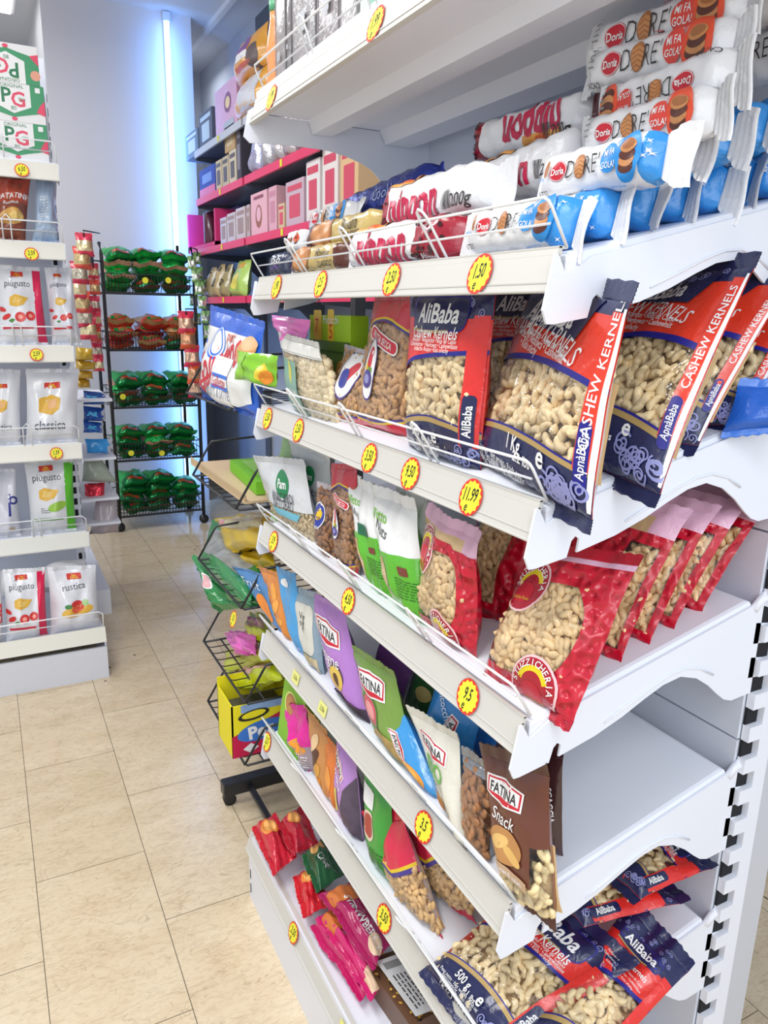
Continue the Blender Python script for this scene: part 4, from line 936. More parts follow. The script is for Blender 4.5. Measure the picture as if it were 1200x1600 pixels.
# ---- small rolls at the far half
def roll(A, B, r, label, colf, deco, seed, fin=WFILM, name='biscuit_roll'):
    R_ = Roll(A, B, r, (-1, 0, .2), seed=seed, wr=.001); root = empty(name, (R_.A+R_.B)/2-V((0, 0, r)), label, 'biscuits'); m_ = M(); R_.grid(m_, colf); deco(Deck(R_, m_, step=.006)); m_.build('wrapper', root)
    for nr in (True, False): s = M(); R_.fin(s, fin, nr, .014, hf=.9); s.build('end_fin', root)
KHAK = mat('#C9B06A', 'film'); BRN = mat('#5A2A1C', 'film'); NB = mat('#2E3550', 'film')
def d_band(D): D.ell(.30, .5, .17, .12, BIS); D.ell(.30, .5, .14, .1, BISL); D.txt('Banana', .72, .56, .1, DK, shear=.3, sx=.8); D.txt('CLASSICO', .76, .28, .055, DK, bold=.01)
zf = SZ(.048)
roll((.048, .775, zf+.022), (.048, .545, zf+.022), .022, 'khaki and brown biscuit roll in the front row left of the magenta lettered roll', lambda u: BRN if u < .12 or u > .9 else KHAK, d_band, 41)
roll((.048, .885, zf+.021), (.048, .80, zf+.021), .021, 'dark blue biscuit roll in the far left front corner of the top sloping shelf', lambda u: NB, lambda D: (D.txt('Choco', .5, .6, .2, WH, shear=.2), D.curve([(-.2, 0), (0, .08), (.2, 0)], .5, .3, .05, mat('#6A4A8A', 'print'))), 42)
roll((.09, .80, zf+.066), (.09, .515, zf+.070), .023, 'upper khaki biscuit roll with round biscuit picture', lambda u: BRN if u < .2 else KHAK, d_band, 43)
a = (.085, .885, zf+.064)
dore(a, (.085, .81, zf+.064), .022, 'short red label biscuit roll stacked at the far left end', seed=44, Lf=.008, Ln=.008)
dore((.13, .885, zf+.105), (.13, .70, zf+.108), .021, 'red label biscuit roll on top at the far left, pale blue bubble', seed=45, alt=True)
roll((.17, .80, zf+.118), (.17, .49, zf+.137), .028, 'long dark blue shiny biscuit roll lying at the back', lambda u: mat('#2C3E9A', 'foil'), lambda D: D.txt('Cookies', .6, .5, .09, mat('#A8B4E0', 'print'), shear=.2), 46, mat('#2C3E9A', 'foil'))
roll((.20, .52, zf+.108), (.20, .33, zf+.108), .026, 'white crinkled roll between the dark blue roll and the pile', lambda u: WFILM, lambda D: None, 47)
roll((.13, .215, zf+.070), (.11, .23, zf+.072), .02, 'tiny scrunched red wrapper end in front of the pile', lambda u: mat('#A01830', 'film'), lambda D: None, 48) if False else None

# ---------------------------------------------------------------- goods on the high flat shelf
zT = 1.776
SIL = mat('#9C989A', 'film'); SILD = mat('#7E7A7C', 'film')
def brick(y0, y1, x0, x1, z1, mt, label, text, name='coffee_brick', seed=0, cat='coffee'):
    m_ = M(); n = 10; q = random.Random(seed)
    def P(i, j, k):   # vacuum packed brick with slightly wavy faces
        return V((x0+(x1-x0)*i, y0+(y1-y0)*j, zT+(z1-zT)*k))
    f = [((0, 1, 0), (0, -1, 0), (0, 0, 1)), ((0, 0, 0), (1, 0, 0), (0, 0, 1)), ((1, 0, 0), (0, 1, 0), (0, 0, 1)), ((1, 1, 0), (-1, 0, 0), (0, 0, 1)), ((0, 1, 1), (0, -1, 0), (1, 0, 0))]
    for o_, a_, b__ in f:
        vs = []; nn = V(a_).cross(V(b__))
        for jj in range(n+1):
            for ii in range(n+1):
                u, v = ii/n, jj/n; p = V(o_)+V(a_)*u+V(b__)*v
                w_ = 16*u*(1-u)*v*(1-v)*.0015*(1+sin(13*v+q.random()))-.0012
                vs.append(P(*p)+nn*w_)
        m_.add(vs, [(j*(n+1)+i, j*(n+1)+i+1, (j+1)*(n+1)+i+1, (j+1)*(n+1)+i) for j in range(n) for i in range(n)], mt)
    D = deck_flat(m_, (x0-.001, y1, zT), (0, y0-y1, 0), (0, 0, z1-zT), eps=.002)
    if text: D.txt(text, .5, .84, .2, mat('#3A3A40', 'print'), bold=.01, sx=.75)
    D.line([(.1, .05), (.1, .75), (.9, .75), (.9, .05)], .02, mat('#8A8C94', 'print')); D.rrect(.5, .3, .3, .3, mat('#A4A6AE', 'print'))
    m_.prism([(y0, z1), (y1, z1), ((y0+y1)/2, z1+.012)], 0, x0+.01, x1-.01, mt) if False else None
    tag(m_.build(name), label, cat)
ys = [(.545, .635), (.445, .535), (.335, .435), (.235, .325)]
def by(px, py=60): return onx(.045, px, py).y
for i, (pa, pb, z1, mt, lab, tx) in enumerate([(430, 445, 1.955, SIL, 'thin silver coffee brick at the far end of the row on the high shelf', ''), (447, 455, 1.97, SILD, 'narrow dull silver coffee brick second from the far end', ''),
        (457, 492, 2.035, SIL, 'silver coffee brick third from the far end, dark lettering at its top', 'LAVAZZA'), (496, 528, 2.025, mat('#948C8E', 'film'), 'warm grey coffee brick with lettering, fourth from the far end', 'LAVAZZA'),
        (531, 556, 2.03, mat('#AEA9AA', 'film'), 'pale silver coffee brick beside the green carton', '')]):
    brick(by(pb), by(pa), .045, .13, z1, mt, lab, tx, seed=i)
y0_, y1_ = by(640), by(562)
m_ = M(); m_.box((.045, y0_, zT), (.15, y1_, 2.03), mat('#CFE2D6', 'paper')); D = deck_flat(m_, (.045, y1_, zT), (0, y0_-y1_, 0), (0, 0, .254)); D.rect(.2, .0, .75, 1, mat('#5FA98A', 'print')); D.ell(.5, .4, .15, .2, WH)
tag(m_.build('tea_carton', bevel=.001), 'pale green carton at the near end of the high shelf row', 'carton')
yb = by(424, 100)-.002
m_ = M(); m_.lathe((.055, yb, zT), [(0, 0), (.018, 0), (.02, .02), (.016, .045), (.02, .07), (.016, .1), (.012, .125), (.012, .14), (0, .14)], mat('#E89A62', 'film'), 14); m_.lathe((.055, yb, zT+.14), [(0, 0), (.013, 0), (.013, .02), (0, .02)], mat('#5FAE82', 'plastic'), 12)
tag(m_.build('juice_bottle'), 'small orange bottle with green cap left of the silver bricks', 'bottle')
# crumpled clear bag on top of the bricks
one_piece('plastic_bag', [V((.07, by(440), 1.95)), V((.07, by(456), 1.955)), V((.09, by(458), 2.04)), V((.09, by(438), 2.03))], .03, cloudy_film('#C9C9CC', .6), cloudy_film('#C9C9CC', .6), None, None, 'crumpled clear plastic bag behind the silver bricks', 'plastic bag', wr=.004, seed=3)

# ---------------------------------------------------------------- fourth shelf (D)
def fat(D, u=.5, v=.74, s=1, word=None, rot=0, wm=WH):
    D.shape([(-.30*s, -.10*s), (.0, -.15*s), (.30*s, -.10*s), (.30*s, .10*s), (.0, .14*s), (-.30*s, .10*s)], u, v, WH, rot); D.shape([(-.275*s, -.085*s), (.0, -.13*s), (.275*s, -.085*s), (.275*s, .085*s), (.0, .12*s), (-.275*s, .085*s)], u, v, REDL, rot)
    D.shape([(-.25*s, -.065*s), (.25*s, -.065*s), (.25*s, .07*s), (0, .1*s), (-.25*s, .07*s)], u, v, WH, rot); D.txt('FATINA', u, v, .15*s, DK, rot, bold=.018, sx=.85)
    if word: D.txt(word, u, v-.14*s*D.W/D.H*1.9, .2*s, wm, rot, shear=.25, sx=.85, bold=.004)
def pack(name, q, thick, col, back, deco, label, seed=0, sealm=None, kind='film', L=.012, parts=True, **k):
    p = Pouch(q, thick, seed=seed, **k); root = bag_root(name, q, label, 'snack bag'); c = mat(col, kind)
    pouch_parts(root, p, c, mat(back, kind), deco, sealm or c, L=L); return root
PUR = '#B77FD0'
def d_prune(D): D.ell(.62, .36, .17, .13, mat('#4A2F4E', 'print')); D.ell(.60, .31, .17, .14, mat('#E3C25A', 'print'), rot=.5); D.ell(.6, .30, .06, .08, mat('#5A3A2A', 'print')); fat(D, .5, .74, 1.1, 'Prugne', rot=-.1); D.poly([(0, 0), (1, 0), (1, .12), (.6, .16), (.2, .08)], mat('#3A2A3C', 'nut')); D.curl(.12, .84, .05, WH); D.curl(.1, .74, .05, WH)
def d_fig(D): D.ell(.4, .46, .2, .2, mat('#4A7A32', 'print')); D.ell(.4, .46, .16, .16, mat('#D2586A', 'print')); D.ell(.4, .46, .1, .1, mat('#E8A0A0', 'print')); D.poly([(.1, .05), (.9, .03), (.9, .28), (.5, .32)], mat('#B79A5A', 'nut')); fat(D, .5, .78, 1)
def d_apr(D): D.ell(.6, .2, .3, .22, mat('#E89A3A', 'print')); D.ell(.62, .22, .2, .14, mat('#F2B85A', 'print')); fat(D, .62, .48, .9, None, rot=1.4); D.txt('Albicocche', .4, .74, .17, WH, rot=-.8, shear=.2, sx=.8)
pack('snack_bag', quad(hD, (402, 985), (425, 1002), (425, 905), (365, 888)), .03, '#3F86C8', '#2F66A8', lambda D: (D.txt('Fruit', .4, .8, .3, WH, shear=.2), D.ell(.6, .4, .2, .3, mat('#E88A2E', 'print'))), 'blue fruit bag at the far left end of the fourth shelf', 81)
pack('snack_bag', quad(hD, (425, 995), (442, 1010), (440, 905), (405, 890)), .03, '#E08A32', '#D27A22', lambda D: [D.ell(.3+.35*(i % 2), .15+.12*i, .22, .1, mat('#F0A84A', 'print'), rot=.3*i) for i in range(6)], 'orange dried fruit bag next to the blue fruit bag', 82)
pack('snack_bag', quad(hD, (446, 1015), (466, 1036), (462, 905), (432, 893)), .035, '#4AA0DC', '#5FB0E6', lambda D: D.ell(.5, .9, .2, .1, WH), 'light blue wavy bag edge with silver top on the fourth shelf', 83)
def d_veg(D): D.rrect(.5, .56, .8, .9, mat('#D9D8CE', 'print'), r=.12); D.txt('Veg', .5, .72, .2, DK); D.txt('nizz', .5, .62, .2, DK); D.txt('-BIO-', .5, .54, .09, DK); D.poly([(.05, .02), (.95, .02), (.95, .2), (.05, .22)], mat('#D9C9A0', 'nut'))
pack('snack_bag', quad(hD, (462, 1040), (492, 1062), (497, 935), (458, 925)), .04, '#8FA6B4', '#5F7A8C', d_veg, 'greyish bag with pale label between the light blue and purple bags', 84)
pack('prune_bag', quad(hD, (505, 1085), (558, 1142), (540, 960), (484, 930)), .045, PUR, '#5A2F6A', d_prune, 'purple prune bag with red framed logo on the fourth shelf', 85)
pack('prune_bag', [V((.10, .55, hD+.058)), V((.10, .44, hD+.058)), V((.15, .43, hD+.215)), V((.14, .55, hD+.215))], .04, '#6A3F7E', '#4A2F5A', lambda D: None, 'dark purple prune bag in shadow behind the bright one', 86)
pack('fig_bag', quad(hD, (565, 1155), (632, 1225), (620, 1060), (548, 1015)), .045, '#7A9E42', '#3F6A2A', d_fig, 'green dried fig bag with red framed logo on the fourth shelf', 87)
pack('pistachio_bag', [V((.11, .44, hD+.06)), V((.12, .34, hD+.062)), V((.16, .335, hD+.20)), V((.15, .44, hD+.20))], .04, '#2F5A34', '#24462A', lambda D: (fat(D, .4, .7, .8, rot=-.4), D.ell(.6, .35, .2, .12, mat('#B9A66A', 'print'))), 'dark green nut bag behind the fig bag', 88)
pack('apricot_bag', quad(hD, (622, 1215), (682, 1262), (625, 1100), (566, 1062), dyl=.01, dyr=.02), .04, '#3F9ADC', '#2F7AC0', d_apr, 'bright blue apricot bag leaning over the wire right of the fig bag', 89)
pack('apricot_bag', [V((.06, .31, hD+.05)), V((.07, .20, hD+.052)), V((.12, .21, hD+.185)), V((.10, .32, hD+.195))], .04, '#2F86CC', '#2368A8', d_apr, 'second bright blue apricot bag behind the first', 90)
pack('snack_bag', [V((.13, .33, hD+.066)), V((.14, .22, hD+.068)), V((.18, .22, hD+.21)), V((.17, .33, hD+.21))], .04, '#2468B4', '#1E5A9E', lambda D: (fat(D, .5, .75, .9, 'ricco', rot=-.1)), 'dark blue bag standing upright behind the apricot bags', 91)
def d_33(D): D.band(lambda u: .55+.08*sin(pi*u), lambda u: 1, mat('#26348E', 'film')); D.rrect(.55, .8, .5, .3, WH, rot=.1); D.rrect(.55, .8, .42, .22, mat('#C8392E', 'print'), rot=.1); D.txt('33', .35, .42, .38, mat('#26307E', 'print'), bold=.03); D.txt('m', .75, .40, .3, mat('#26307E', 'print'), bold=.03); D.rrect(.6, .2, .7, .22, mat('#B4AFA8', 'print')); D.txt('SPACCHETTI', .6, .2, .13, mat('#7A5A3A', 'print'), bold=.01, sx=.8)
pack('snack_bag', quad(hD, (668, 1190), (718, 1215), (752, 1085), (682, 1055), dyl=.03), .045, '#AEB8CC', '#8E98AE', d_33, 'silver and blue bag with big blue digits on the fourth shelf', 92)
def d_bio(D): fat(D, .5, .80, 1.05, rot=-.15); D.txt('BIO', .48, .58, .34, mat('#6AB04A', 'print'), rot=-.08, bold=.02, sx=.8); D.txt('organic', .5, .47, .12, mat('#4A6A3A', 'print'), rot=-.08, shear=.2); D.ell(.4, .25, .26, .09, mat('#C08A4E', 'print'), rot=-.5); D.ell(.5, .22, .2, .07, mat('#A8703A', 'print'), rot=-.3)
rb = pack('almond_bag', quad(hD, (668, 1290), (728, 1330), (718, 1160), (638, 1112)), .03, '#E3E0D2', '#B9B6AC', d_bio, 'cream almond bag with green lettering leaning on the fourth shelf', 93)
nut_bag('almond_bag', quad(hD, (718, 1318), (765, 1345), (772, 1210), (722, 1178)), .05, None, lambda u, v: v < .93, mat('#9EA0A4', 'foil'), 'almond', .022, mat('#A8744A', 'nut'), mat('#7A4A2A', 'matte'), 'silver sided clear bag of brown almonds right of the cream almond bag', 'nut bag', 94, mat('#9EA0A4', 'foil'), L=.012)
def d_snack(D, rnd=None): fat(D, .42, .80, 1.05, 'Snack', rot=-.12); D.ell(.42, .43, .3, .2, mat('#C08A52', 'print')); D.ell(.34, .45, .17, .075, mat('#E8BE74', 'print'), rot=.3); D.ell(.56, .38, .15, .065, mat('#E0B468', 'print'), rot=-.5); D.shape([(-.33, -.06), (.33, -.06), (.33, .07), (-.33, .07)], .45, .24, mat('#C9A888', 'print'), rot=-.2); D.txt('anacardi salati', .45, .24, .085, WH, rot=-.2, bold=.01)
BRWN = mat('#4E231C', 'film')
nut_bag('cashew_bag', quad(hD, (792, 1384), (868, 1440), (858, 1215), (752, 1178)), .045, d_snack, lambda u, v: v < .2 or (u > .82 and v < .5), mat('#6A3A2A', 'film'), 'cashew', .024, mat('#E8D2A0', 'nut'), CASHB,
    'brown salted cashew bag standing at the near end of the fourth shelf', 'nut bag', 95, BRWN, back=mat('#8A4A34', 'film'), L=.016)
nut_bag('cashew_bag', [V((.07, .155, hD+.050)), V((.075, .06, hD+.051)), V((.13, .055, hD+.205)), V((.115, .165, hD+.205))], .035, d_snack, lambda u, v: False, BRWN, 'cashew', .024, CASH, CASHB,
    'dark brown snack bag standing behind the salted cashew bag', 'nut bag', 96, BRWN, L=.014)
def d_dark(D): D.ell(.45, .86, .1, .05, mat('#E0A04A', 'print')); D.curve([(.25*cos(a/5), .25*sin(a/5)) for a in range(32)], .4, .62, .01, mat('#A8383E', 'print')); D.smallprint(.2, .62, .5, .72, 6, mat('#B98A88', 'print'), random.Random(2)); D.txt('SCACCIA', .82, .55, .16, WH, rot=-1.45, bold=.02); D.smallprint(.3, .8, .2, .42, 8, mat('#B9A0A0', 'print'), random.Random(3)); D.rrect(.7, .1, .4, .2, WH)
pack('snack_bag', [V((.085, .085, hD+.053)), onshelf(hD, 880, 1338), ony(.015, 880, 1185), ony(.085, 800, 1180)], .025, '#3E2226', '#2A181C', d_dark, 'dark snack bag with red circle and tiny print behind the brown cashew bag', 97, L=.014)

# ---------------------------------------------------------------- fifth shelf (E)
m_ = M(); q = quad(hE, (436, 1195), (452, 1215), (450, 1110), (408, 1082))
a, b_ = q[0], q[1]
a = V((.03, .86, zsh(hE, .03))); m_.hexa([(.03, .885, a.z), (.03, .76, a.z), (.075, .76, a.z+.011), (.075, .885, a.z+.011)], [(.05, .885, a.z+.135), (.05, .76, a.z+.135), (.095, .76, a.z+.14), (.095, .885, a.z+.14)], mat('#8CC63A', 'paper'))
D = deck_flat(m_, (.03, .885, a.z), (0, -.125, 0), (.02, 0, .135)); D.ell(.45, .7, .3, .24, mat('#D9E87A', 'print')); D.ell(.45, .7, .24, .2, BIS); D.ell(.45, .7, .21, .17, BISL)
for i in range(5): D.ell(.35+.05*i, .68+.02*(i % 3), .03, .02, BIS)
tag(m_.build('biscuit_box'), 'green biscuit box with round biscuit picture on the fifth shelf', 'biscuit box')
MAGF = '#E0249A'
pack('candy_bag', quad(hE, (470, 1190), (492, 1215), (480, 1112), (442, 1100)), .04, MAGF, MAGF, lambda D: (D.band(lambda u: 0, lambda u: .45, mat('#9E8E96', 'film')), D.ell(.6, .4, .3, .14, mat('#E89A2A', 'print')), D.smallprint(.3, .9, .05, .3, 5, WH, random.Random(1))), 'crumpled hot pink candy bag beside the green biscuit box', 101, kind='film', wr=.005)
pack('dried_fruit_bag', quad(hE, (495, 1230), (520, 1262), (512, 1150), (478, 1112)), .04, '#C98A4A', '#A86A32', lambda D: ([D.ell(.5, .15+.2*i, .3, .12, mat(['#E08A2A', '#D9A04A', '#5A3A2A', '#E8C89A'][i % 4], 'print'), rot=.8) for i in range(4)]), 'orange and brown dried fruit bag on the fifth shelf', 102)
pack('dried_fruit_bag', quad(hE, (515, 1255), (530, 1275), (536, 1190), (505, 1150)), .04, '#E07A2A', '#C2601A', lambda D: D.ell(.5, .5, .2, .4, mat('#F0A04A', 'print')), 'glossy orange dried fruit bag left of the lilac one', 103)
pack('prune_bag', quad(hE, (520, 1275), (560, 1320), (558, 1205), (525, 1150)), .05, '#BC8AD2', '#6A5A6E', lambda D: (fat(D, .4, .8, .9, 'Prugne', rot=-.5), D.ell(.35, .35, .15, .2, mat('#E0D06A', 'print')), D.poly([(.6, 0), (1, 0), (1, .9), (.7, .6)], mat('#5A4A5E', 'nut'))), 'lilac prune bag on the fifth shelf', 104)
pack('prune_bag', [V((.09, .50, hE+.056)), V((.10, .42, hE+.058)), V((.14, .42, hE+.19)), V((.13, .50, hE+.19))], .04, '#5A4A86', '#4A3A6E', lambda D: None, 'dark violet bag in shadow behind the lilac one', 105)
pack('nut_bag', quad(hE, (558, 1350), (598, 1395), (612, 1260), (568, 1208)), .045, '#3FA03A', '#2F8A2A', lambda D: (D.ell(.4, .55, .25, .25, mat('#E8D2C0', 'print')), D.ell(.4, .55, .2, .2, mat('#B0483A', 'print')), D.rect(.05, .75, .5, .95, WH), D.smallprint(.1, .9, .1, .35, 6, mat('#1E5A1A', 'print'), random.Random(4))), 'green nut bag with round picture on the fifth shelf', 106)
pack('nut_bag', [V((.08, .385, hE+.053)), V((.09, .30, hE+.056)), V((.13, .30, hE+.20)), V((.12, .39, hE+.20))], .04, '#5FB83A', '#3F9A2A', lambda D: D.band(lambda u: .62, lambda u: 1, WHF), 'bright green and white nut bag just behind the one with the round picture', 107)
CRED = mat('#DC2048', 'film')
def d_lay(D, rnd): D.band(lambda u: .62-.14*(1-abs(2*u-1)), lambda u: 1, CRED); D.band(lambda u: .59-.14*(1-abs(2*u-1)), lambda u: .63-.14*(1-abs(2*u-1)), YEL); D.band(lambda u: .55-.14*(1-abs(2*u-1)), lambda u: .595-.14*(1-abs(2*u-1)), PURP)
def low(p, x):
    p = onx(x, *p); p.z = max(p.z, zsh(hE, x)+.002); return p
for i, (q, lab) in enumerate([([low((626, 1440), .05), low((690, 1462), .055), onx(.05, 632, 1282), onx(.045, 572, 1284)], 'clear nut bag with crimped red top and chevron, left of the pair'),
        ([low((680, 1408), .095), low((738, 1430), .10), onx(.085, 676, 1270), onx(.08, 625, 1262)], 'clear nut bag with crimped red top, right one of the pair')]):
    nut_bag('peanut_bag', q, .045, d_lay, lambda u, v: v < .56, CRED, 'peanut', .02, mat('#D9B27C', 'nut'), PEANB, lab, 'nut bag', 110+i, CRED, L=.02, back=FRB)
nut_bag('nut_bag', [V((.15, .28, hE+.075)), V((.155, .16, hE+.077)), V((.20, .16, hE+.19)), V((.19, .28, hE+.19))], .05, None, lambda u, v: True, FRB, 'peanut', .022, mat('#B98A5A', 'nut'), PEANB, 'plain clear nut bag in shadow behind the red topped pair', 'nut bag', 113, FRB)
# half kilo cashew bags lying in a heap at the near end
def lie(bl, br, tr, tl): return [V(bl), V(br), V(tr), V(tl)]
def d_lie(D, rnd): d_half(D, rnd)
nut_bag('cashew_bag', [onx(.035, 690, 1512)*1, onx(.012, 712, 1655)*1, ony(-.03, 900, 1530), ony(.12, 792, 1372)], .05, d_half, win_half, RED, 'cashew', .026, CASH, CASHB, 'front cashew bag of the heap, lying sideways with its navy bottom over the rail', 'nut bag', 120, NAVY, back=RED, L=.018) if False else None
z5 = lambda x: zsh(hE, x)
def heap(q, seed, label, thick=.045): nut_bag('cashew_bag', q, thick, d_half, win_half, RED, 'cashew', .026, CASH, CASHB, label, 'nut bag', seed, NAVY, back=RED, L=.018, wr=.0025)
# corners bl, br, tr, tl of the printed side
heap([V((.005, .17, z5(.02)+.01)), V((.02, .005, z5(.02)+.002)), V((.20, -.03, z5(.2)+.055)), V((.17, .15, z5(.2)+.07))], 121, 'front cashew bag of the heap on the fifth shelf, navy bottom towards the aisle')
heap([V((.045, .0, z5(.05)+.03)), V((.07, -.075, z5(.06)-.01)), V((.27, -.065, z5(.27)+.035)), V((.26, .04, z5(.27)+.06))], 122, 'cashew bag lying over the near edge of the fifth shelf', .035)
heap([V((.17, .16, z5(.2)+.085)), V((.17, .03, z5(.2)+.085)), V((.31, -.01, z5(.3)+.075)), V((.33, .14, z5(.3)+.09))], 123, 'cashew bag lying across the back of the heap on the fifth shelf', .035)
heap([V((.24, .12, z5(.25)+.12)), V((.24, .0, z5(.25)+.115)), V((.372, -.005, z5(.33)+.10)), V((.372, .13, z5(.33)+.12))], 124, 'rearmost cashew bag of the heap, navy end against the upright', .03)
# ---------------------------------------------------------------- base shelf
zb = .173
def crinkle(q, thick, col, label, deco=None, seed=0, name='biscuit_pack', kind='crumple', tk=1):
    p = Pouch(q, thick, seed=seed, wr=.003); root = bag_root(name, q, label, 'biscuits'); c = mat(col, kind)
    pouch_parts(root, p, c, c, deco, c, L=.012)
def bq(px, h1=.05, dh=0, x0=None):
    """lying pack: four corners (bl, br, tr, tl) given in the picture at height h1 above the deck"""
    return [onz(zb+h, *p) for p, h in zip(px, (h1, h1, h1+dh, h1+dh))]
def dR(D): D.ell(.3, .5, .2, .14, mat('#E88A3A', 'print')); D.ell(.3, .5, .15, .1, mat('#F0B060', 'print'))
crinkle(bq([(410, 1325), (440, 1360), (452, 1345), (405, 1272)][:0] or [(398, 1290), (432, 1365), (458, 1345), (425, 1272)], .05), .05, '#CC1F35', 'shiny red biscuit pack at the far end of the base shelf', dR, 1)
crinkle(bq([(438, 1285), (462, 1335), (492, 1322), (466, 1260)], .06), .05, '#B81830', 'second shiny red biscuit pack, set behind the far end one', dR, 2)
crinkle(bq([(463, 1368), (480, 1432), (508, 1420), (490, 1350)], .035), .04, '#D2202E', 'narrow red pack with orange picture below the green pack', dR, 3)
crinkle(bq([(476, 1335), (500, 1392), (532, 1372), (500, 1312)], .06), .045, '#1E5A34', 'dark green pack with hazelnuts pictured on the base shelf', lambda D: (D.ell(.15, .8, .15, .14, mat('#D9A05A', 'print')), D.ell(.2, .4, .12, .1, mat('#D9A05A', 'print')), D.txt('Crik', .6, .55, .22, WH, bold=.01, rot=.2)), 4, kind='film')
def dS(D, t=True):
    if t: D.txt('STRAWBERRY', .62, .50, .13, WH, bold=.016, sx=.9)
    D.ell(.18, .5, .14, .2, mat('#D97A3A', 'print')); D.ell(.9, .4, .1, .1, mat('#E8C8A8', 'print'))
crinkle(bq([(503, 1392), (588, 1512), (608, 1478), (545, 1378)], .075), .04, '#B01A5E', 'magenta strawberry biscuit pack on top of the pink ones', dS, 5, kind='film')
crinkle(bq([(498, 1430), (585, 1560), (606, 1540), (520, 1415)], .035), .04, '#D22070', 'pink biscuit pack directly under the strawberry pack', lambda D: dS(D, False), 6, kind='film')
crinkle(bq([(490, 1445), (568, 1560), (590, 1548), (505, 1430)], .02), .035, '#C81E66', 'lowest pink biscuit pack next to the base rail', None, 7, kind='film')
m_ = M(); P_ = [onz(zb, *p) for p in ((568, 1535), (640, 1640), (712, 1600), (640, 1510))]; Q_ = [p+V((0, 0, .05)) for p in [onz(zb+.0, *p) for p in ((568, 1535), (640, 1640), (712, 1600), (640, 1510))]]
m_.hexa(P_, Q_, mat('#6A4A34', 'print')); 
D = deck_flat(m_, Q_[0], Q_[1]-Q_[0], Q_[3]-Q_[0])
q = random.Random(8)
for i in range(70): D.ell(q.uniform(.02, .98), q.uniform(.02, .98), .02, .014, mat('#D9A84A' if i % 2 else '#2A1C16', 'print'), rot=q.uniform(0, 3))
D.rect(.14, .12, .98, .86, mat('#D5D5D5', 'print')); D.rect(.18, .7, .6, .8, mat('#B8A8A8', 'print')); D.smallprint(.4, .9, .2, .65, 6, DK, random.Random(5)); D.rect(.2, .2, .3, .6, mat('#8A8A8A', 'print'))
tag(m_.build('biscuit_carton'), 'dark spotted carton with grey label on the base shelf', 'carton')
crinkle([V((.05, .20, zb+.03)), V((.05, .05, zb+.03)), V((.16, .05, zb+.045)), V((.16, .20, zb+.045))], .04, '#2A2422', 'black clear-windowed pack at the near end of the base shelf', None, 9, kind='film')
crinkle([V((.16, .12, zb+.04)), V((.16, -.0, zb+.04)), V((.34, -.0, zb+.06)), V((.34, .12, zb+.06))], .05, '#9A7A52', 'brown speckled pack deep in the corner of the base shelf', None, 10, kind='film')

# ================================================================ BEHIND THE NEAR UNIT: black wire basket stand
st = empty('wire_basket_stand', (.2, 1.25, 0), 'black wire basket stand just past the end of the near white unit', 'display stand')
m_ = M(); yA = 1.285; m_.box((.0, yA-.02, .035), (.5, yA+.02, .075), BLK); m_.build('foot_beam', st, bevel=.003)
m_ = M(); m_.box((.07, .98, .045), (.085, yA-.02, .057), BLK); m_.build('floor_bar', st)
for cx, cy in ((.02, yA), (.44, yA)):
    m_ = M(); m_.lathe((cx, cy-.011, .018), [(0, 0), (.018, 0), (.018, .022), (0, .022)], mat('#1A1A1C', 'plastic'), 16, V((0, 1, 0))); m_.box((cx-.012, cy-.014, .015), (cx+.012, cy+.014, .036), BLK); m_.build('castor', st)
m_ = M(); m_.box((.40, yA-.015, .06), (.43, yA+.015, 1.5), BLK); m_.build('post', st)
TR = [(1.165, 1.08, 1.50), (.94, 1.06, 1.47), (.70, 1.04, 1.45), (.455, 1.03, 1.43), (.272, 1.05, 1.41)]
for z, ya, yb in TR:
    g = M(); r = .0032
    for y in (ya, yb):
        g.tube([(.40, y, z+.11), (.055, y, z+.09), (.045, y, z+.075), (.0, y, z), (.006, y, z-.004), (.40, y, z-.004)], r, BLK, 8)
    g.tube([(.0, ya, z), (.0, yb, z)], r, BLK, 8); g.tube([(.05, ya, z-.004), (.05, yb, z-.004)], r*.8, BLK, 6)
    for i in range(1, 9): y = ya+(yb-ya)*i/9; g.tube([(.0, y, z), (.012, y, z-.004), (.40, y, z-.004)], .0016, BLK, 6)
    g.tube([(.40, ya, z+.11), (.40, yb, z+.11)], r, BLK, 8)
    b_ = g.build('wire_basket', st)
    if z == .455: sticker(b_, st, onx(.012, 367, 967)+V((-.004, 0, 0)), .022, V((0, -1, 0)), V((.3, 0, .95)).normalized(), ['3.5', 'e'])
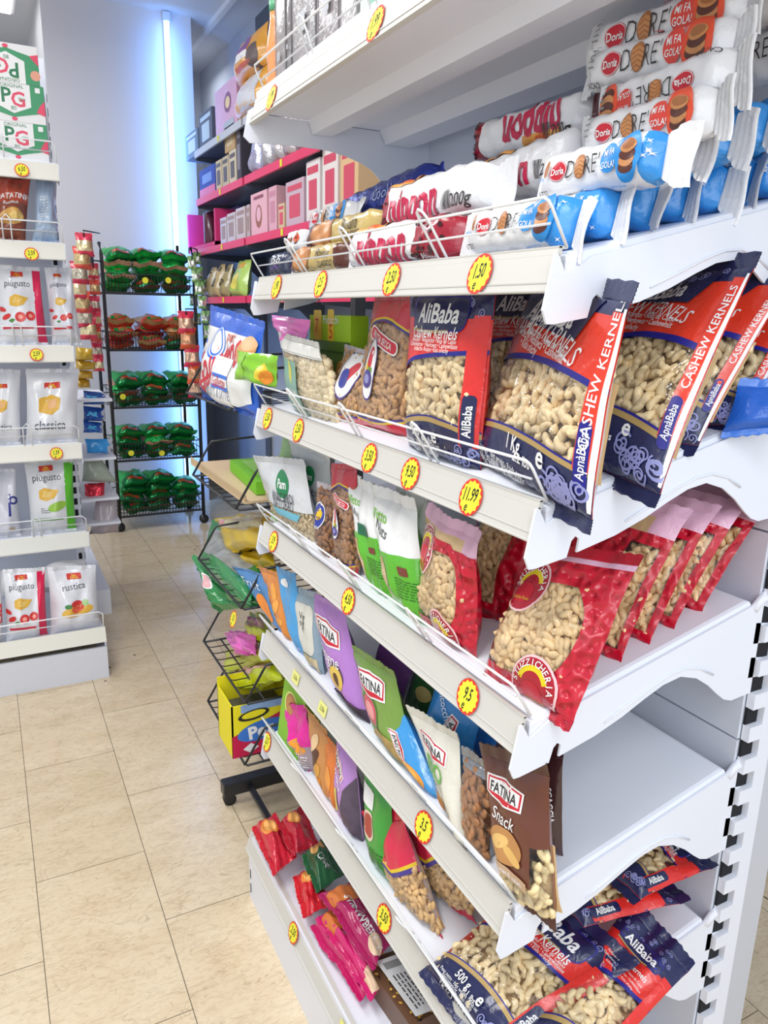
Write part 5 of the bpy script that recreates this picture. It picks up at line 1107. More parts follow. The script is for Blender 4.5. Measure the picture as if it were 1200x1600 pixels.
# big blue and white wafer bag hanging over the top basket
BL = '#1F5FCF'
def d_gal(D):
    D.poly([(.02, .14), (.25, .10), (.30, .03), (.45, .02), (.52, .06), (.78, .03), (.97, .12), (.97, .76), (.75, .83), (.2, .84), (.03, .80)], WHF)
    for u, v in ((.03, .72), (.03, .60), (.03, .50), (.1, .66)): D.rect(u-.03, v-.025, u+.07, v+.025, mat('#2F74DC', 'film'))
    D.rect(.05, .84, .95, .80, WHF)
    D.txt('Galletine', .50, .50, .30, mat('#D2283A', 'print'), rot=.35, shear=.35, sx=.62, bold=.012); D.curve([(-.4, -.02), (0, -.04), (.3, .03)], .42, .40, .02, mat('#D2283A', 'print'), rot=.35)
    D.ell(.42, .68, .11, .09, mat('#2F74DC', 'print')); D.ell(.42, .69, .10, .08, WHF); D.arcring(.42, .69, .07, 0, 6.28, .012, mat('#2F74DC', 'print'))
    D.txt('petit', .62, .80, .08, mat('#D2583A', 'print')); D.ell(.88, .70, .11, .07, mat('#D99A5E', 'print'), rot=.3); D.ell(.9, .78, .09, .04, mat('#E5B584', 'print'))
    D.rrect(.60, .27, .28, .26, WH, r=.01); D.line([(.47, .33), (.74, .33)], .02, mat('#2F74DC', 'print')); D.line([(.47, .20), (.74, .20)], .02, mat('#2F74DC', 'print')); D.txt('Galletine', .6, .265, .09, mat('#D2283A', 'print'), shear=.2, sx=.7)
    D.txt('BISCUITS & LATTE', .55, .13, .07, mat('#8A8E98', 'print'), sx=.7)
q = [V((.02, 1.50, 1.165)), V((.02, 1.015, 1.168)), V((.075, 1.0, 1.372)), V((.04, 1.42, 1.395))]
q = [onx(.02, 316, 628), onx(.02, 404, 652), onx(.05, 414, 512), onx(.045, 330, 484)]
for p in q[:2]: p.z = max(p.z, 1.168)
pack('wafer_bag', q, .07, BL, BL, d_gal, 'large blue and white biscuit bag with red script in the top basket', 130, wr=.004, L=.012)
# tray and green box on the second basket
m_ = M(); zt = .94; a_, b1 = 1.10, 1.60
m_.box((.03, 1.09, zt), (.36, 1.62, zt+.006), mat('#D9BE98', 'paper')); m_.box((.03, 1.09, zt+.006), (.034, 1.62, zt+.022), mat('#C9AE86', 'paper'))
tag(m_.build('cardboard_tray'), 'flat brown cardboard tray in the second basket of the black stand', 'cardboard tray')
m_ = M(); m_.hexa([(.10, 1.45, zt+.008), (.075, 1.14, zt+.008), (.2, 1.13, zt+.008), (.225, 1.44, zt+.008)], [(.10, 1.45, zt+.04), (.075, 1.14, zt+.04), (.2, 1.13, zt+.04), (.225, 1.44, zt+.04)], mat('#7FD02E', 'paper'))
D = deck_flat(m_, (.075, 1.14, zt+.04), (.125, -.01, 0), (.025, .31, 0)); D.rect(.55, .1, .98, .5, mat('#E86A78', 'print')); D.rect(.2, .15, .5, .9, mat('#A8E86A', 'print'))
tag(m_.build('biscuit_box'), 'bright green flat box lying on the cardboard tray', 'biscuit box')
def stack(name, px, x, thick, col, label, deco=None, seed=0, wr=.004, kind='film'):
    q = [onx(x[i], *px[i]) for i in range(4)]; pack(name, q, thick, col, col, deco, label, seed, kind=kind, wr=wr, L=.012)
GRS = '#2F8A4A'
def d_mus(D): D.poly([(.15, .25), (.9, .2), (.95, .85), (.3, .9)], mat('#8A8F92', 'nut')); D.ell(.16, .3, .10, .14, WH); D.ell(.16, .3, .085, .12, mat('#E8B0B4', 'print'))
stack('pasta_bag', [(308, 888), (392, 942), (412, 880), (330, 812)], (.02, .02, .13, .13), .06, GRS, 'green bag of grey brown pasta hanging over the third basket, upper one', lambda D: D.poly([(.12, .30), (.85, .3), (.95, .85), (.2, .9)], mat('#8E9292', 'nut')), 131)
stack('pasta_bag', [(325, 928), (345, 955), (400, 950), (300, 872)], (.0, .03, .08, .0), .04, GRS, 'green bag corner with white oval badge under the upper green bag', lambda D: (D.ell(.3, .62, .16, .2, WH), D.ell(.3, .62, .13, .17, mat('#E8B0B4', 'print'))), 132)
stack('pasta_bag', [(352, 938), (420, 948), (418, 902), (355, 905)], (.03, .06, .10, .06), .05, GRS, 'lowest green pasta bag resting on the third basket wires', lambda D: D.poly([(.05, .4), (.6, .35), (.7, .95), (.1, .95)], mat('#9A9C98', 'nut')), 133)
YP = '#DDBB2A'
stack('pasta_bag', [(355, 862), (425, 850), (424, 800), (335, 812)], (.08, .10, .16, .16), .06, YP, 'yellow pasta bag with pink oval badge on top of the pile by the rail', lambda D: (D.poly([(.15, .45), (.95, .4), (.95, .9), (.3, .95)], mat('#D9CFA8', 'nut')), D.ell(.2, .7, .09, .09, mat('#E8A0A0', 'print'))), 134)
stack('pasta_bag', [(378, 890), (430, 882), (430, 850), (362, 860)], (.09, .12, .16, .14), .05, '#C9A81E', 'second yellow pasta bag, crumpled corner under the first', None, 135)
stack('pasta_bag', [(385, 912), (440, 905), (438, 880), (370, 888)], (.10, .12, .16, .15), .04, '#D2B42A', 'lowest yellow pasta bag of the pile', None, 136)
# candy in the fourth basket
LG = '#BFCB1E'
def d_candy(D): D.poly([(.2, .25), (.9, .2), (.9, .75), (.2, .8)], mat('#D9B0A0', 'print')); [D.ell(.25+.13*i, .5+.12*(-1)**i, .07, .06, mat(['#C85AB0', '#E8C0A0', '#D27AC0'][i % 3], 'print')) for i in range(5)]
stack('candy_bag', [(365, 1080), (440, 1058), (440, 1030), (350, 1045)], (.03, .07, .13, .10), .05, LG, 'lime and lilac candy bag lying at the bottom of the fourth basket', d_candy, 137)
stack('candy_bag', [(350, 1048), (438, 1030), (436, 1000), (352, 1020)], (.05, .09, .14, .12), .05, '#C2CE2A', 'lime candy bag in the middle of the fourth basket pile', d_candy, 138)
stack('candy_bag', [(366, 1018), (400, 1022), (400, 985), (350, 990)], (.04, .06, .09, .08), .04, '#E86AC2', 'pink candy bag with silver edge in the fourth basket', None, 139)
stack('candy_bag', [(385, 1000), (425, 998), (424, 965), (390, 958)], (.08, .10, .15, .14), .05, '#CBD62E', 'topmost lime and clear candy bag in the fourth basket', d_candy, 140)
# yellow sweets box
m_ = M(); zt = .276; _c = onz(zt, 364, 1186); X0, Y0, Y1 = _c.x, _c.y, _c.y+.13
YB = mat('#EFE21E', 'paper'); X1 = X0+.16
m_.box((X0, Y0, zt), (X1, Y0+.004, zt+.145), YB); m_.box((X0, Y1-.004, zt), (X1, Y1, zt+.17), YB); m_.box((X0, Y0, zt), (X0+.004, Y1, zt+.145), YB); m_.box((X1-.004, Y0, zt), (X1, Y1, zt+.17), YB); m_.box((X0+.006, Y0+.006, zt+.004), (X1-.006, Y1-.006, zt+.10), mat('#55565A', 'film'))
D = deck_flat(m_, (X0, Y0, zt), (X1-X0, 0, 0), (0, 0, .145))
D.poly([(0, 0), (1, 0), (1, .8), (0, .42)], mat('#C81E4A', 'print')); D.band(lambda u: .85, lambda u: 1, mat('#8FB0DC', 'print'), .15, 1); D.ell(.5, .45, .42, .17, mat('#3F7ACF', 'print'), rot=.12); D.txt('Pez', .48, .45, .3, WH, rot=.12, bold=.04); D.ell(.36, .78, .26, .09, mat('#2A2A20', 'print'), rot=.1); D.ell(.36, .79, .2, .06, YB, rot=.1)
D.shape([(-.13, 0), (0, -.09), (.13, 0), (0, .09)], .3, .14, WH); D.poly([(.6, 0), (1, 0), (1, .2), (.7, .25)], mat('#3F8A4A', 'print'))
tag(m_.build('sweets_box'), 'open yellow and red sweets box in the lowest basket of the black stand', 'sweets box')

# ================================================================ DARK SHELVING WITH PINK STRIPS along the right wall
pk = empty('pink_strip_shelving', (1.0, 3.5, 0), 'dark shelving with pink price strips along the right wall behind', 'shelving')
DG = mat('#5E6678', 'powder'); PKS = mat('#F03A6A', 'plastic')
XS = .8
for i, z in enumerate((1.43, 1.725, 2.022, 2.30)):
    for (ya, yb) in ((3.49, 4.48), (2.48, 3.48), (1.47, 2.47)):
        if ya < 2 and i > 0: continue
        zz = z
        m_ = M(); m_.box((XS+.012, ya, zz+.012), (1.235, yb, zz+.035), DG); sh_ = m_.build('shelf', pk)
        m_ = M(); m_.box((XS, ya+.01, zz), (XS+.012, yb-.01, zz+.038), PKS if i < 3 else mat('#C9CDD6', 'plastic')); sub(m_, 'price_strip', sh_, pk)
        m_ = M(); m_.prism([(XS+.01, zz-.01), (XS+.01, zz+.03), (1.235, zz+.03), (1.235, zz-.13), (1.2, zz-.12), (1.1, zz-.03)], 1, yb-.006, yb-.001, DG); sub(m_, 'bracket', sh_, pk)
        sg = M(); f = Flat(V((XS-.0008, ya+.45, zz+.004)), V((0, -.03, 0)), V((0, 0, .03))); Deck(f, sg, step=9, clip=False, eps=.0005).rect(0, 0, 1, 1, YEL_ST); sub(sg, 'price_label', sh_, pk)
for y in (4.48, 3.485, 2.475, 1.465):
    m_ = M(); m_.box((1.235, y-.02, .0), (1.262, y+.02, 2.9 if y < 4 else 2.6), DG); m_.build('upright', pk)
m_ = M(); m_.box((1.25, 1.5, 1.1), (1.262, 4.46, 2.55), mat('#8E96A8', 'powder')); m_.build('back_panel', pk)
def carton(px0, px1, z0, h, col, label, dcol=None, x=XS+.03, d=.12, deco=None, name='snack_carton', cat='carton', kind='paper'):
    yb = onx(x, px0, 300).y; ya = onx(x, px1, 300).y
    m_ = M(); c = mat(col, kind); m_.box((x, ya+.004, z0), (x+d, yb-.004, z0+h), c)
    D = deck_flat(m_, (x, yb-.004, z0), (0, ya-yb+.008, 0), (0, 0, h))
    if deco: deco(D)
    elif dcol:
        D.rrect(.5, .45, .6, .5*h/(yb-ya), mat(dcol, 'print')); D.rect(.1, .78, .9, .9, mat(dcol, 'print'))
    tag(m_.build(name, bevel=.002), label, cat)
z = 2.30+.036
carton(293, 312, z-.0, .15, '#7C93B4', 'blue grey box at the far left end of the top pink strip shelf', '#C8DCEA', d=.18)
carton(315, 335, z, .20, '#5F6A82', 'dark silver box second from the left on the top shelf', '#BFD6E6')
carton(340, 374, z, .25, '#E2A8C8', 'pink pack with round flower spot on the top shelf', None, deco=lambda D: (D.ell(.6, .6, .16, .12, mat('#8A4A7A', 'print')), D.ell(.6, .6, .1, .07, mat('#F0D8A0', 'print')), D.rect(.4, .12, .85, .24, mat('#B9C2D2', 'print'))), name='wipes_pack', cat='pack', kind='film')
for zz0, lab, wl in ((z, 'lower orange wipes pack with white label, beside the high white shelf', True), (z+.175, 'upper orange wipes pack stacked on the lower one', False)):
    yb = onx(.83, 375, 150).y; ya = onx(.83, 421, 150).y
    p = Pouch([V((.83, yb, zz0)), V((.83, ya, zz0)), V((.83, ya, zz0+.172)), V((.83, yb, zz0+.172))], .13, seed=3, wr=.004); m_ = M(); p.grid(m_, mat('#E9A53A', 'film'), mat('#E9C9B8', 'film'), 14, 14)
    D = Deck(p, m_, step=.03)
    if wl: D.rrect(.62, .5, .5, .45, mat('#D6D8E0', 'print'))
    else: D.ell(.55, .62, .14, .12, mat('#8A5A9A', 'print')); D.rrect(.5, .40, .4, .07, WH); D.ell(.8, .3, .12, .12, mat('#6A5A5A', 'print')); D.rect(.3, .1, .8, .2, mat('#D2604A', 'print'))
    tag(m_.build('wipes_pack'), lab, 'wipes pack')
z = 2.022+.036
carton(312, 337, z, .17, '#3550B8', 'blue box with pink lower half on the second pink shelf', None, deco=lambda D: (D.rect(0, 0, 1, .35, mat('#E85A8A', 'print')), D.rect(.2, .5, .8, .8, mat('#6A8AD8', 'print'))))
for i, (a, b, h, c, l) in enumerate([(338, 347, .17, '#D9C9A8', 'cream box with dark stripe'), (348, 358, .17, '#CFC0A4', 'cream box with brown side'), (359, 370, .18, '#DDD0B6', 'pale cream box with gold letters')]): carton(a, b, z, h, c, l+' on the second pink shelf', '#5A4A3A')
carton(353, 369, z+.182, .13, '#C9A87A', 'tan box stacked on the cream boxes', '#E0C8A0')
carton(371, 378, z, .28, '#4A4450', 'tall dark box beside the cream boxes', '#8A8088')
for i, (a, b, c, l) in enumerate([(396, 412, '#C9C6E0', 'lilac crinkled bag'), (413, 430, '#C6C2C6', 'silver crinkled bag'), (431, 447, '#CFC8C8', 'grey crinkled bag'), (449, 465, '#D2C4C4', 'pinkish silver crinkled bag'), (467, 484, '#CCC0C4', 'dull silver crinkled bag')]):
    yb = onx(.84, a, 250).y; ya = onx(.84, b, 250).y
    p = Pouch([V((.84, yb, z)), V((.84, ya, z)), V((.87, ya+.01, z+.24)), V((.87, yb-.01, z+.24))], .09, seed=i, wr=.005); m_ = M(); p.grid(m_, mat(c, 'foil'), mat(c, 'foil'), 10, 12)
    tag(m_.build('foil_bag'), l+' on the second pink shelf', 'snack bag')
z = 1.725+.036
def d_pinkbox(D): D.rect(.2, .12, .82, .9, mat('#4A3A7A', 'print'))
yb = onx(.83, 293, 360).y; ya = onx(.83, 337, 360).y
m_ = M(); PB = mat('#E8387E', 'paper'); m_.box((.83, ya, z), (1.0, yb, z+.035), PB); m_.box((.83, ya, z), (1.0, ya+.03, z+.22), PB); m_.box((.83, yb-.03, z), (1.0, yb, z+.25), PB); m_.box((.98, ya, z), (1.0, yb, z+.25), mat('#4A4080', 'paper'))
tag(m_.build('display_box'), 'hot pink open display box at the left end of the third pink shelf', 'display box')
m_ = M(); yc = (ya+yb)/2; m_.lathe((.90, yc, z+.036), [(0, 0), (.045, 0), (.05, .02), (.05, .19), (.03, .205), (0, .205)], mat('#5A2438', 'film'), 16); tag(m_.build('snack_tube'), 'dark wine coloured snack tube standing inside the pink display box', 'snack')
for i, (a, b, h, c, l) in enumerate([(342, 352, .15, '#CFC0BE', 'silver pink pouch'), (353, 366, .16, '#D6C6C2', 'pale pouch with brown picture'), (367, 382, .17, '#D9C4C0', 'pale pouch with gold corner'), (384, 389, .17, '#C9B0B0', 'thin pale pouch')]): carton(a, b, z, h, c, l+' on the third pink shelf', '#A88A80', kind='film', name='pouch', cat='snack bag')
carton(391, 417, z, .21, '#F0BAC8', 'pink box with brown oval picture', None, deco=lambda D: (D.ell(.5, .45, .2, .22, mat('#A8604A', 'print')), D.ell(.5, .5, .13, .14, mat('#F0BAC8', 'print')), D.rect(.2, .85, .8, .92, mat('#9A4A5A', 'print'))))
carton(419, 432, z, .21, '#E8B4C4', 'narrow pink box next to the pink one with an oval', '#D890A4')
for a, b, h, c, l in ((434, 444, .12, '#E2C9A0', 'small tan packet'), (446, 475, .20, '#D2B8C6', 'mauve carton'), (478, 500, .25, '#F0EAEA', 'white carton with red square'), (503, 528, .27, '#F2E8E4', 'white and orange carton'), (531, 560, .26, '#E8C090', 'light orange carton')): carton(a, b, z, h, c, l+' further along the third pink shelf', '#E0506A')
carton(575, 600, 2.058, .25, '#F0D8D8', 'white carton with red flash seen under the bracket arch', '#E84A5A') if False else None
z = 1.43+.036
for a, b, h, c, l in ((322, 333, .19, '#C9B48A', 'tan and black patterned bag'), (334, 346, .2, '#BFA878', 'tan bag with dark figure'), (347, 358, .19, '#A89868', 'dark gold bag'), (362, 386, .2, '#B8D86A', 'lime and yellow bag')):
    yb = onx(.84, a, 450).y; ya = onx(.84, b, 450).y
    p = Pouch([V((.84, yb, z)), V((.84, ya, z)), V((.88, ya+.04, z+h)), V((.88, yb-.04, z+h))], .08, seed=int(a), wr=.004); m_ = M(); p.grid(m_, mat(c, 'film'), mat(c, 'film'), 10, 12)
    D = Deck(p, m_, step=.03); D.ell(.5, .4, .2, .2, mat('#3A3228' if c[1] != 'B8' and a < 360 else '#E8D86A', 'print')); D.rect(.2, .75, .8, .9, mat('#4A4030' if a < 360 else '#D8A03A', 'print'))
    tag(m_.build('snack_bag'), l+' on the lowest pink shelf', 'snack bag')
for i, (a, b, c, l) in enumerate(((420, 445, '#8A6A5A', 'brown box'), (500, 530, '#6A5A52', 'dark brown box'), (545, 575, '#8A3A2A', 'rust coloured box'), (578, 600, '#DDE0E4', 'white box with blue print'))): carton(a, b, z-.0, .12, c, l+' glimpsed between the shelves behind', '#C9A88A' if i < 3 else '#3A8AC0')

# ================================================================ BLACK RACK at the end of the aisle
rk = empty('wire_rack', (.455, 4.5, 0), 'black wire rack with five baskets of green packets in front of the pillar', 'display rack')
RX0, RX1, RY0, RY1 = .185, .725, 4.3, 4.72
for x in (RX0, RX1):
    m_ = M(); m_.tube([(x, RY0, .06), (x, RY0, 1.70), (x, RY0+.06, 1.76)], .011, BLK, 8); m_.build('post', rk)
    m_ = M(); m_.tube([(x, RY1, .06), (x, RY1, 1.80)], .011, BLK, 8); m_.build('post', rk)
    for y in (RY0, RY1): m_ = M(); m_.lathe((x, y-.012, .03), [(0, 0), (.03, 0), (.03, .024), (0, .024)], mat('#1A1A1C', 'plastic'), 14, V((0, 1, 0))); m_.build('castor', rk)
ZB = [1.485, 1.147, .797, .462, .10]
for z in ZB:
    g = M(); 
    g.box((RX0, RY0-.005, z-.012), (RX1, RY0+.005, z+.0), BLK); g.box((RX0, RY0-.004, z+.10), (RX1, RY0+.004, z+.106), BLK)
    for k in range(28): x = RX0+(RX1-RX0)*(k+.5)/28; g.tube([(x, RY0, z+.103), (x, RY0, z-.004), (x, RY1, z-.004), (x, RY1, z+.10)], .0022, BLK, 4)
    for k in range(5): y = RY0+(RY1-RY0)*k/4; g.tube([(RX0, y, z-.006), (RX1, y, z-.006)], .003, BLK, 4)
    for zz in (z+.05, z+.10): g.tube([(RX0, RY0, zz), (RX0, RY1, zz), (RX1, RY1, zz), (RX1, RY0, zz)], .003, BLK, 4)
    b_ = g.build('wire_basket', rk)
for (px, py, i) in ((227, 438, 0), (263, 438, 0), (192, 620, 2), (205, 708, 3), (253, 708, 3)):
    bs_ = [c for c in rk.children if c.name.startswith('wire_basket')][i]; c = ony(RY0-.012, px, py)
    g = M(); f = Flat(c-V((.018, 0, .018)), V((.036, 0, 0)), V((0, 0, .036))); Deck(f, g, step=9, clip=False, eps=.0005).ell(.5, .5, .5, .5, YEL_ST); sub(g, 'price_sticker', bs_, rk)
FG = mat('#34C464', 'foil'); FGD = mat('#1C8048', 'foil'); PKB = mat('#D9A48A', 'nut'); TNB = mat('#C49A6A', 'film'); RDK = mat('#C8402E', 'film'); DKB = mat('#5A4030', 'film')
def rack_pack(kind, loc=(0, 0, 0)):
    """one lying packet: long side along x, front end towards the aisle"""
    p = Pouch([V((-.085, -.10, .03)), V((.085, -.10, .03)), V((.085, .12, .05)), V((-.085, .12, .05))], .085, seed=len(kind), wr=.004); m_ = M()
    cols = dict(green=(FG, FGD), pinkish=(PKB, FG), tan=(TNB, RDK), red=(mat('#C22840', 'foil'), RDK), dark=(DKB, FGD), orange=(mat('#E8804A', 'film'), TNB))[kind]
    p.grid(m_, (lambda u, v: cols[0] if v > .22 else cols[1]), cols[1], 12, 12)
    D = Deck(p, m_, step=.03); D.band(lambda u: .06, lambda u: .16, RDK if kind in ('green', 'dark') else FG, .2, .8); D.ell(.5, .5, .17, .12, mat('#E0503A', 'print')); D.rrect(.5, .14, .3, .06, mat('#D9643A', 'print'))
    p.seal(m_, cols[0], False, .03, n=12, ribs=3, fold=.9)
    return m_.build('foil_packet', origin=V((0, 0, 0)))
protos = {}
bn = ['top', 'second', 'third', 'fourth', 'bottom']; cn = ['left', 'middle', 'right']; pn = ['lowest', 'second', 'third', 'topmost']
cw = {'green': 'shiny green', 'pinkish': 'pinkish brown', 'tan': 'tan and red', 'red': 'shiny red', 'dark': 'dark brown and green', 'orange': 'orange and tan'}
lay = [[['green', 'pinkish', 'pinkish', 'green'], ['dark', 'green', 'pinkish', 'green'], ['dark', 'green', 'pinkish', 'green']],
       [['red', 'tan', 'tan'], ['tan', 'red', 'tan'], ['dark', 'orange', 'tan']],
       [['dark', 'pinkish', 'green'], ['dark', 'green', 'green'], ['dark', 'green', 'green']],
       [['dark', 'green', 'green'], ['dark', 'pinkish', 'green'], ['green', 'green', 'green']],
       [['dark', 'green', 'green', 'green'], ['dark', 'green', 'green', 'green'], ['dark', 'green', 'green']]]
rr = random.Random(12)
for bi, z in enumerate(ZB):
    for ci in range(3):
        n = len(lay[bi][ci])
        for k, kd in enumerate(lay[bi][ci]):
            x = RX0+.10+ci*.17+rr.uniform(-.012, .012); y = RY0+.125+rr.uniform(-.02, .03); zz = z+.012+k*.056
            if kd not in protos: protos[kd] = rack_pack(kd); o = protos[kd]
            else: o = protos[kd].copy(); COL.objects.link(o)
            o.location = (x, y, zz); o.rotation_euler = (rr.uniform(-.02, .22), rr.uniform(-.08, .08), rr.uniform(-.2, .2))
            pos = 'lowest' if k == 0 else ('topmost' if k == n-1 else pn[k])
            lab = f"{cw[kd]} packet, {pos} of the {cn[ci]} pile in the rack's {bn[bi]} basket"
            tag(o, lab, 'snack packet', 'packets in the wire rack')
            o['category'] = 'snack packet'
# strings of little packets hanging at the rack's sides
def strip(name, pts, y, sz, cols, label, group, cat='packet strip'):
    """a hanging string of sealed portions: one thing, each portion a part"""
    root = empty(name, ony(y, *pts[-1]), label, cat)
    hk = M(); c0 = ony(y, *pts[0])+V((0, 0, sz)); px_ = RX0 if c0.x < .4 else RX1
    hk.tube([(px_, 4.3, c0.z+.03), (c0.x, c0.y, c0.z+.03), (c0.x, c0.y-.01, c0.z+.01), (c0.x, c0.y, c0.z-.02)], .004, BLK, 6); hk.build('hook', rk)
    for i, (px, py) in enumerate(pts):
        c = ony(y, px, py); a, b_ = cols[i % len(cols)]
        p = Pouch([c+V((-sz, 0, -sz*1.1)), c+V((sz, 0, -sz*1.1)), c+V((sz*.9, 0, sz*1.1)), c+V((-sz*.9, 0, sz*1.1))], sz*.9, seed=i, wr=.004, tuck=.12); m_ = M()
        p.grid(m_, lambda u, v: mat(a, 'foil') if .3 < v < .75 else mat(b_, 'film'), mat(b_, 'film'), 8, 8); p.seal(m_, mat(b_, 'film'), True, .012, n=8, ribs=2)
        m_.build('portion_pack', root)
    return root
RG = [('#E8D8A8', '#E2405A'), ('#D9C08A', '#E85A4A'), ('#C9BFA8', '#D83A5A')]
strip('packet_strip', [(132, 384), (128, 405), (124, 428), (123, 452), (128, 474), (132, 497), (138, 515)], 4.18, .052, RG, 'string of red and gold packets hanging at the left of the black rack', None)
strip('packet_strip', [(146, 425), (148, 450), (148, 476), (150, 500), (150, 524), (152, 548), (154, 570)], 4.24, .034, RG, 'thinner second string of red and gold packets next to the rack post', None)
strip('packet_strip', [(291, 505), (294, 530), (300, 558), (305, 584), (306, 606)], 4.2, .055, [('#E2B79A', '#E83A5A'), ('#D9A078', '#E8643A')], 'string of red and peach packets hanging at the right of the rack', None)
strip('candle_strip', [(300, 412), (306, 432), (311, 452), (316, 474), (321, 497), (325, 520)], 4.26, .03, [('#DDE6DC', '#8FC07A')], 'string of white packets with green ends hanging right of the rack', None)
strip('candle_strip', [(308, 405), (311, 428), (316, 448), (303, 470), (308, 500)], 4.4, .028, [('#E4EAE2', '#7FB46A')], 'second string of white and green packets behind the first', None)

# ================================================================ LEFT WHITE SHELVING END
lu = empty('left_shelving_unit', (-.6, 2.8, 0), 'white shelving unit at the left edge filled with crisp bags and tea boxes', 'shelving')
LX0, LX1, LY = -1.0, -.175, 2.6
ZL = [.43, .80, 1.18, 1.555, 1.83]
for i, z in enumerate(ZL):
    m_ = M(); m_.box((LX0, LY+.015, z+.04), (LX1, 2.86, z+.065), WHITE); sh_ = m_.build('shelf', lu, bevel=.003)
    m_ = M(); m_.prism([(LY-.008, z), (LY+.012, z+.062), (LY+.018, z+.062), (LY+.004, z)], 0, LX0, LX1, mat('#EAE8DE', 'plastic')); m_.box((LX0, LY-.009, z), (LX1, LY-.004, z+.004), RAIL); sub(m_, 'price_rail', sh_, lu)
    m_ = M(); m_.prism([(LY-.004, z-.02), (LY+.01, z+.062), (2.86, z+.062), (2.86, z-.04), (2.8, z-.03), (2.72, z+.02)], 0, LX1, LX1+.003, WHITE); sub(m_, 'bracket', sh_, lu)
    g = M(); zt = z+.065
    g.tube([(LX1-.005, LY+.01, zt), (LX1-.005, LY, zt+.055), (LX1-.02, LY-.002, zt+.068), (LX0, LY-.002, zt+.068)], .0028, WIRE, 6); g.tube([(LX1-.02, LY+.002, zt+.035), (LX0, LY+.002, zt+.035)], .0022, WIRE, 6)
    for x in (LX1-.19, LX1-.38): g.tube([(x-.014, LY+.005, zt), (x-.014, LY-.004, zt+.07), (x, LY-.006, zt+.085), (x+.014, LY-.004, zt+.07), (x+.014, LY+.005, zt)], .0026, WIRE, 6)
    sub(g, 'wire_guard', sh_, lu)
for px, py, i, tx in ((49, 397, 3, '2.59'), (57, 554, 2, '2.59'), (88, 708, 1, '1.39'), (34, 266, 4, '6.50')):
    sh_ = [c for c in lu.children if c.name.startswith('shelf')][i]; c = ony(LY-.004, px, py)
    sticker(sh_, lu, c+V((0, -.006, 0)), .024, V((1, 0, 0)), V((0, .3, .95)).normalized(), [tx, 'e'])
m_ = M(); m_.box((LX0, 2.26, .155), (LX1+.0, 2.86, .175), WHITE); bs = m_.build('base_shelf', lu)
m_ = M(); m_.prism([(2.245, .15), (2.262, .205), (2.268, .205), (2.256, .15)], 0, LX0, LX1, mat('#EAE8DE', 'plastic')); sub(m_, 'price_rail', bs, lu)
m_ = M(); m_.box((LX0, 2.25, 0), (LX1, 2.262, .128), mat('#D9DDE8', 'powder')); m_.box((LX0, 2.29, .128), (LX1, 2.30, .155), DARK); sub(m_, 'kick_plate', bs, lu)
m_ = M(); m_.box((LX1-.006, 2.262, 0), (LX1, 2.9, .17), WHITE)
for z in (.02, .075): m_.box((LX1, 2.275, z), (LX1+.001, 2.295, z+.03), DARK)
sub(m_, 'side_panel', bs, lu)
g = M(); g.tube([(LX1-.005, 2.27, .205), (LX1-.005, 2.262, .26), (LX1-.02, 2.26, .27), (LX0, 2.26, .27)], .0028, WIRE, 6); g.tube([(LX1-.02, 2.262, .24), (LX0, 2.262, .24)], .0022, WIRE, 6); sub(g, 'wire_guard', bs, lu)
m_ = M(); m_.box((LX1-.03, 2.86, 0), (LX1+.004, 2.90, 2.3), WHITE)
z = .05
while z < 2.2: m_.box((LX1+.0035, 2.858, z), (LX1+.0055, 2.874, z+.028), DARK); m_.box((LX1-.022, 2.858, z), (LX1-.008, 2.861, z+.028), DARK); z += .05
m_.build('upright', lu)
m_ = M(); m_.box((LX0, 2.88, .1), (LX1-.03, 2.89, 2.3), BP); m_.build('back_panel', lu)
# end-of-row shelves on the far side of that unit
eu = empty('rear_shelving_unit', (-.4, 3.1, 0), 'white shelving backing onto the left unit, its shelf ends carrying small stacks', 'shelving')
m_ = M(); m_.box((-.9, 2.91, .0), (-.07, 3.7, .12), WHITE); m_.build('base_shelf', eu)
for z in (.44, .555, .74, 1.0): m_ = M(); m_.box((-.9, 2.92, z-.012), (.0, 3.35, z), WHITE); m_.build('shelf', eu)
for y in (2.915, 3.66): m_ = M(); m_.box((-.2, y, 0), (-.165, y+.03, 1.9), WHITE); m_.build('upright', eu)
def sp(name, px, col, label, y=3.0, thick=.06, kind='film', deco=None, cat='snack bag'):
    q = [ony(y, *p) for p in px]; p = Pouch(q, thick, seed=int(px[0][1]), wr=.004); m_ = M(); c = mat(col, kind); p.grid(m_, c, c, 10, 8)
    if deco: deco(Deck(p, m_, step=.02))
    tag(m_.build(name), label, cat)
for i, (a, b, l) in enumerate(((542, 563, 'topmost'), (562, 578, 'second from top'), (577, 592, 'third from top'), (590, 606, 'lowest'))):
    sp('pasta_bag', [(118, b), (150-4*abs(i-1), b), (150-5*abs(i-1), a+3), (118, a)], ['#E2B83A', '#D2A62E', '#DDB040', '#CFA02C'][i], 'yellow noodle bag, '+l+' of the pile beyond the left unit', thick=.07)
for i, (a, b, l, c) in enumerate(((610, 632, 'upper', '#2458B0'), (634, 658, 'middle', '#1E50A8'), (657, 676, 'lower', '#2A60B8'))):
    sp('salt_bag', [(130, b), (168-3*i, b), (166-2*i, a+4), (130, a)], c, l+' blue bag with white edge beyond the left unit', thick=.07, deco=lambda D: (D.rect(.8, 0, 1, 1, mat('#C9D2E0', 'film')), D.rect(.1, .4, .6, .7, mat('#5AC0F0', 'print'))))
sp('salt_bag', [(136, 708), (173, 708), (176, 686), (132, 686)], '#3AA0E8', 'sky blue bag with clear end under the dark blue bags', deco=lambda D: D.rect(.82, 0, 1, 1, mat('#C9CED6', 'film')))
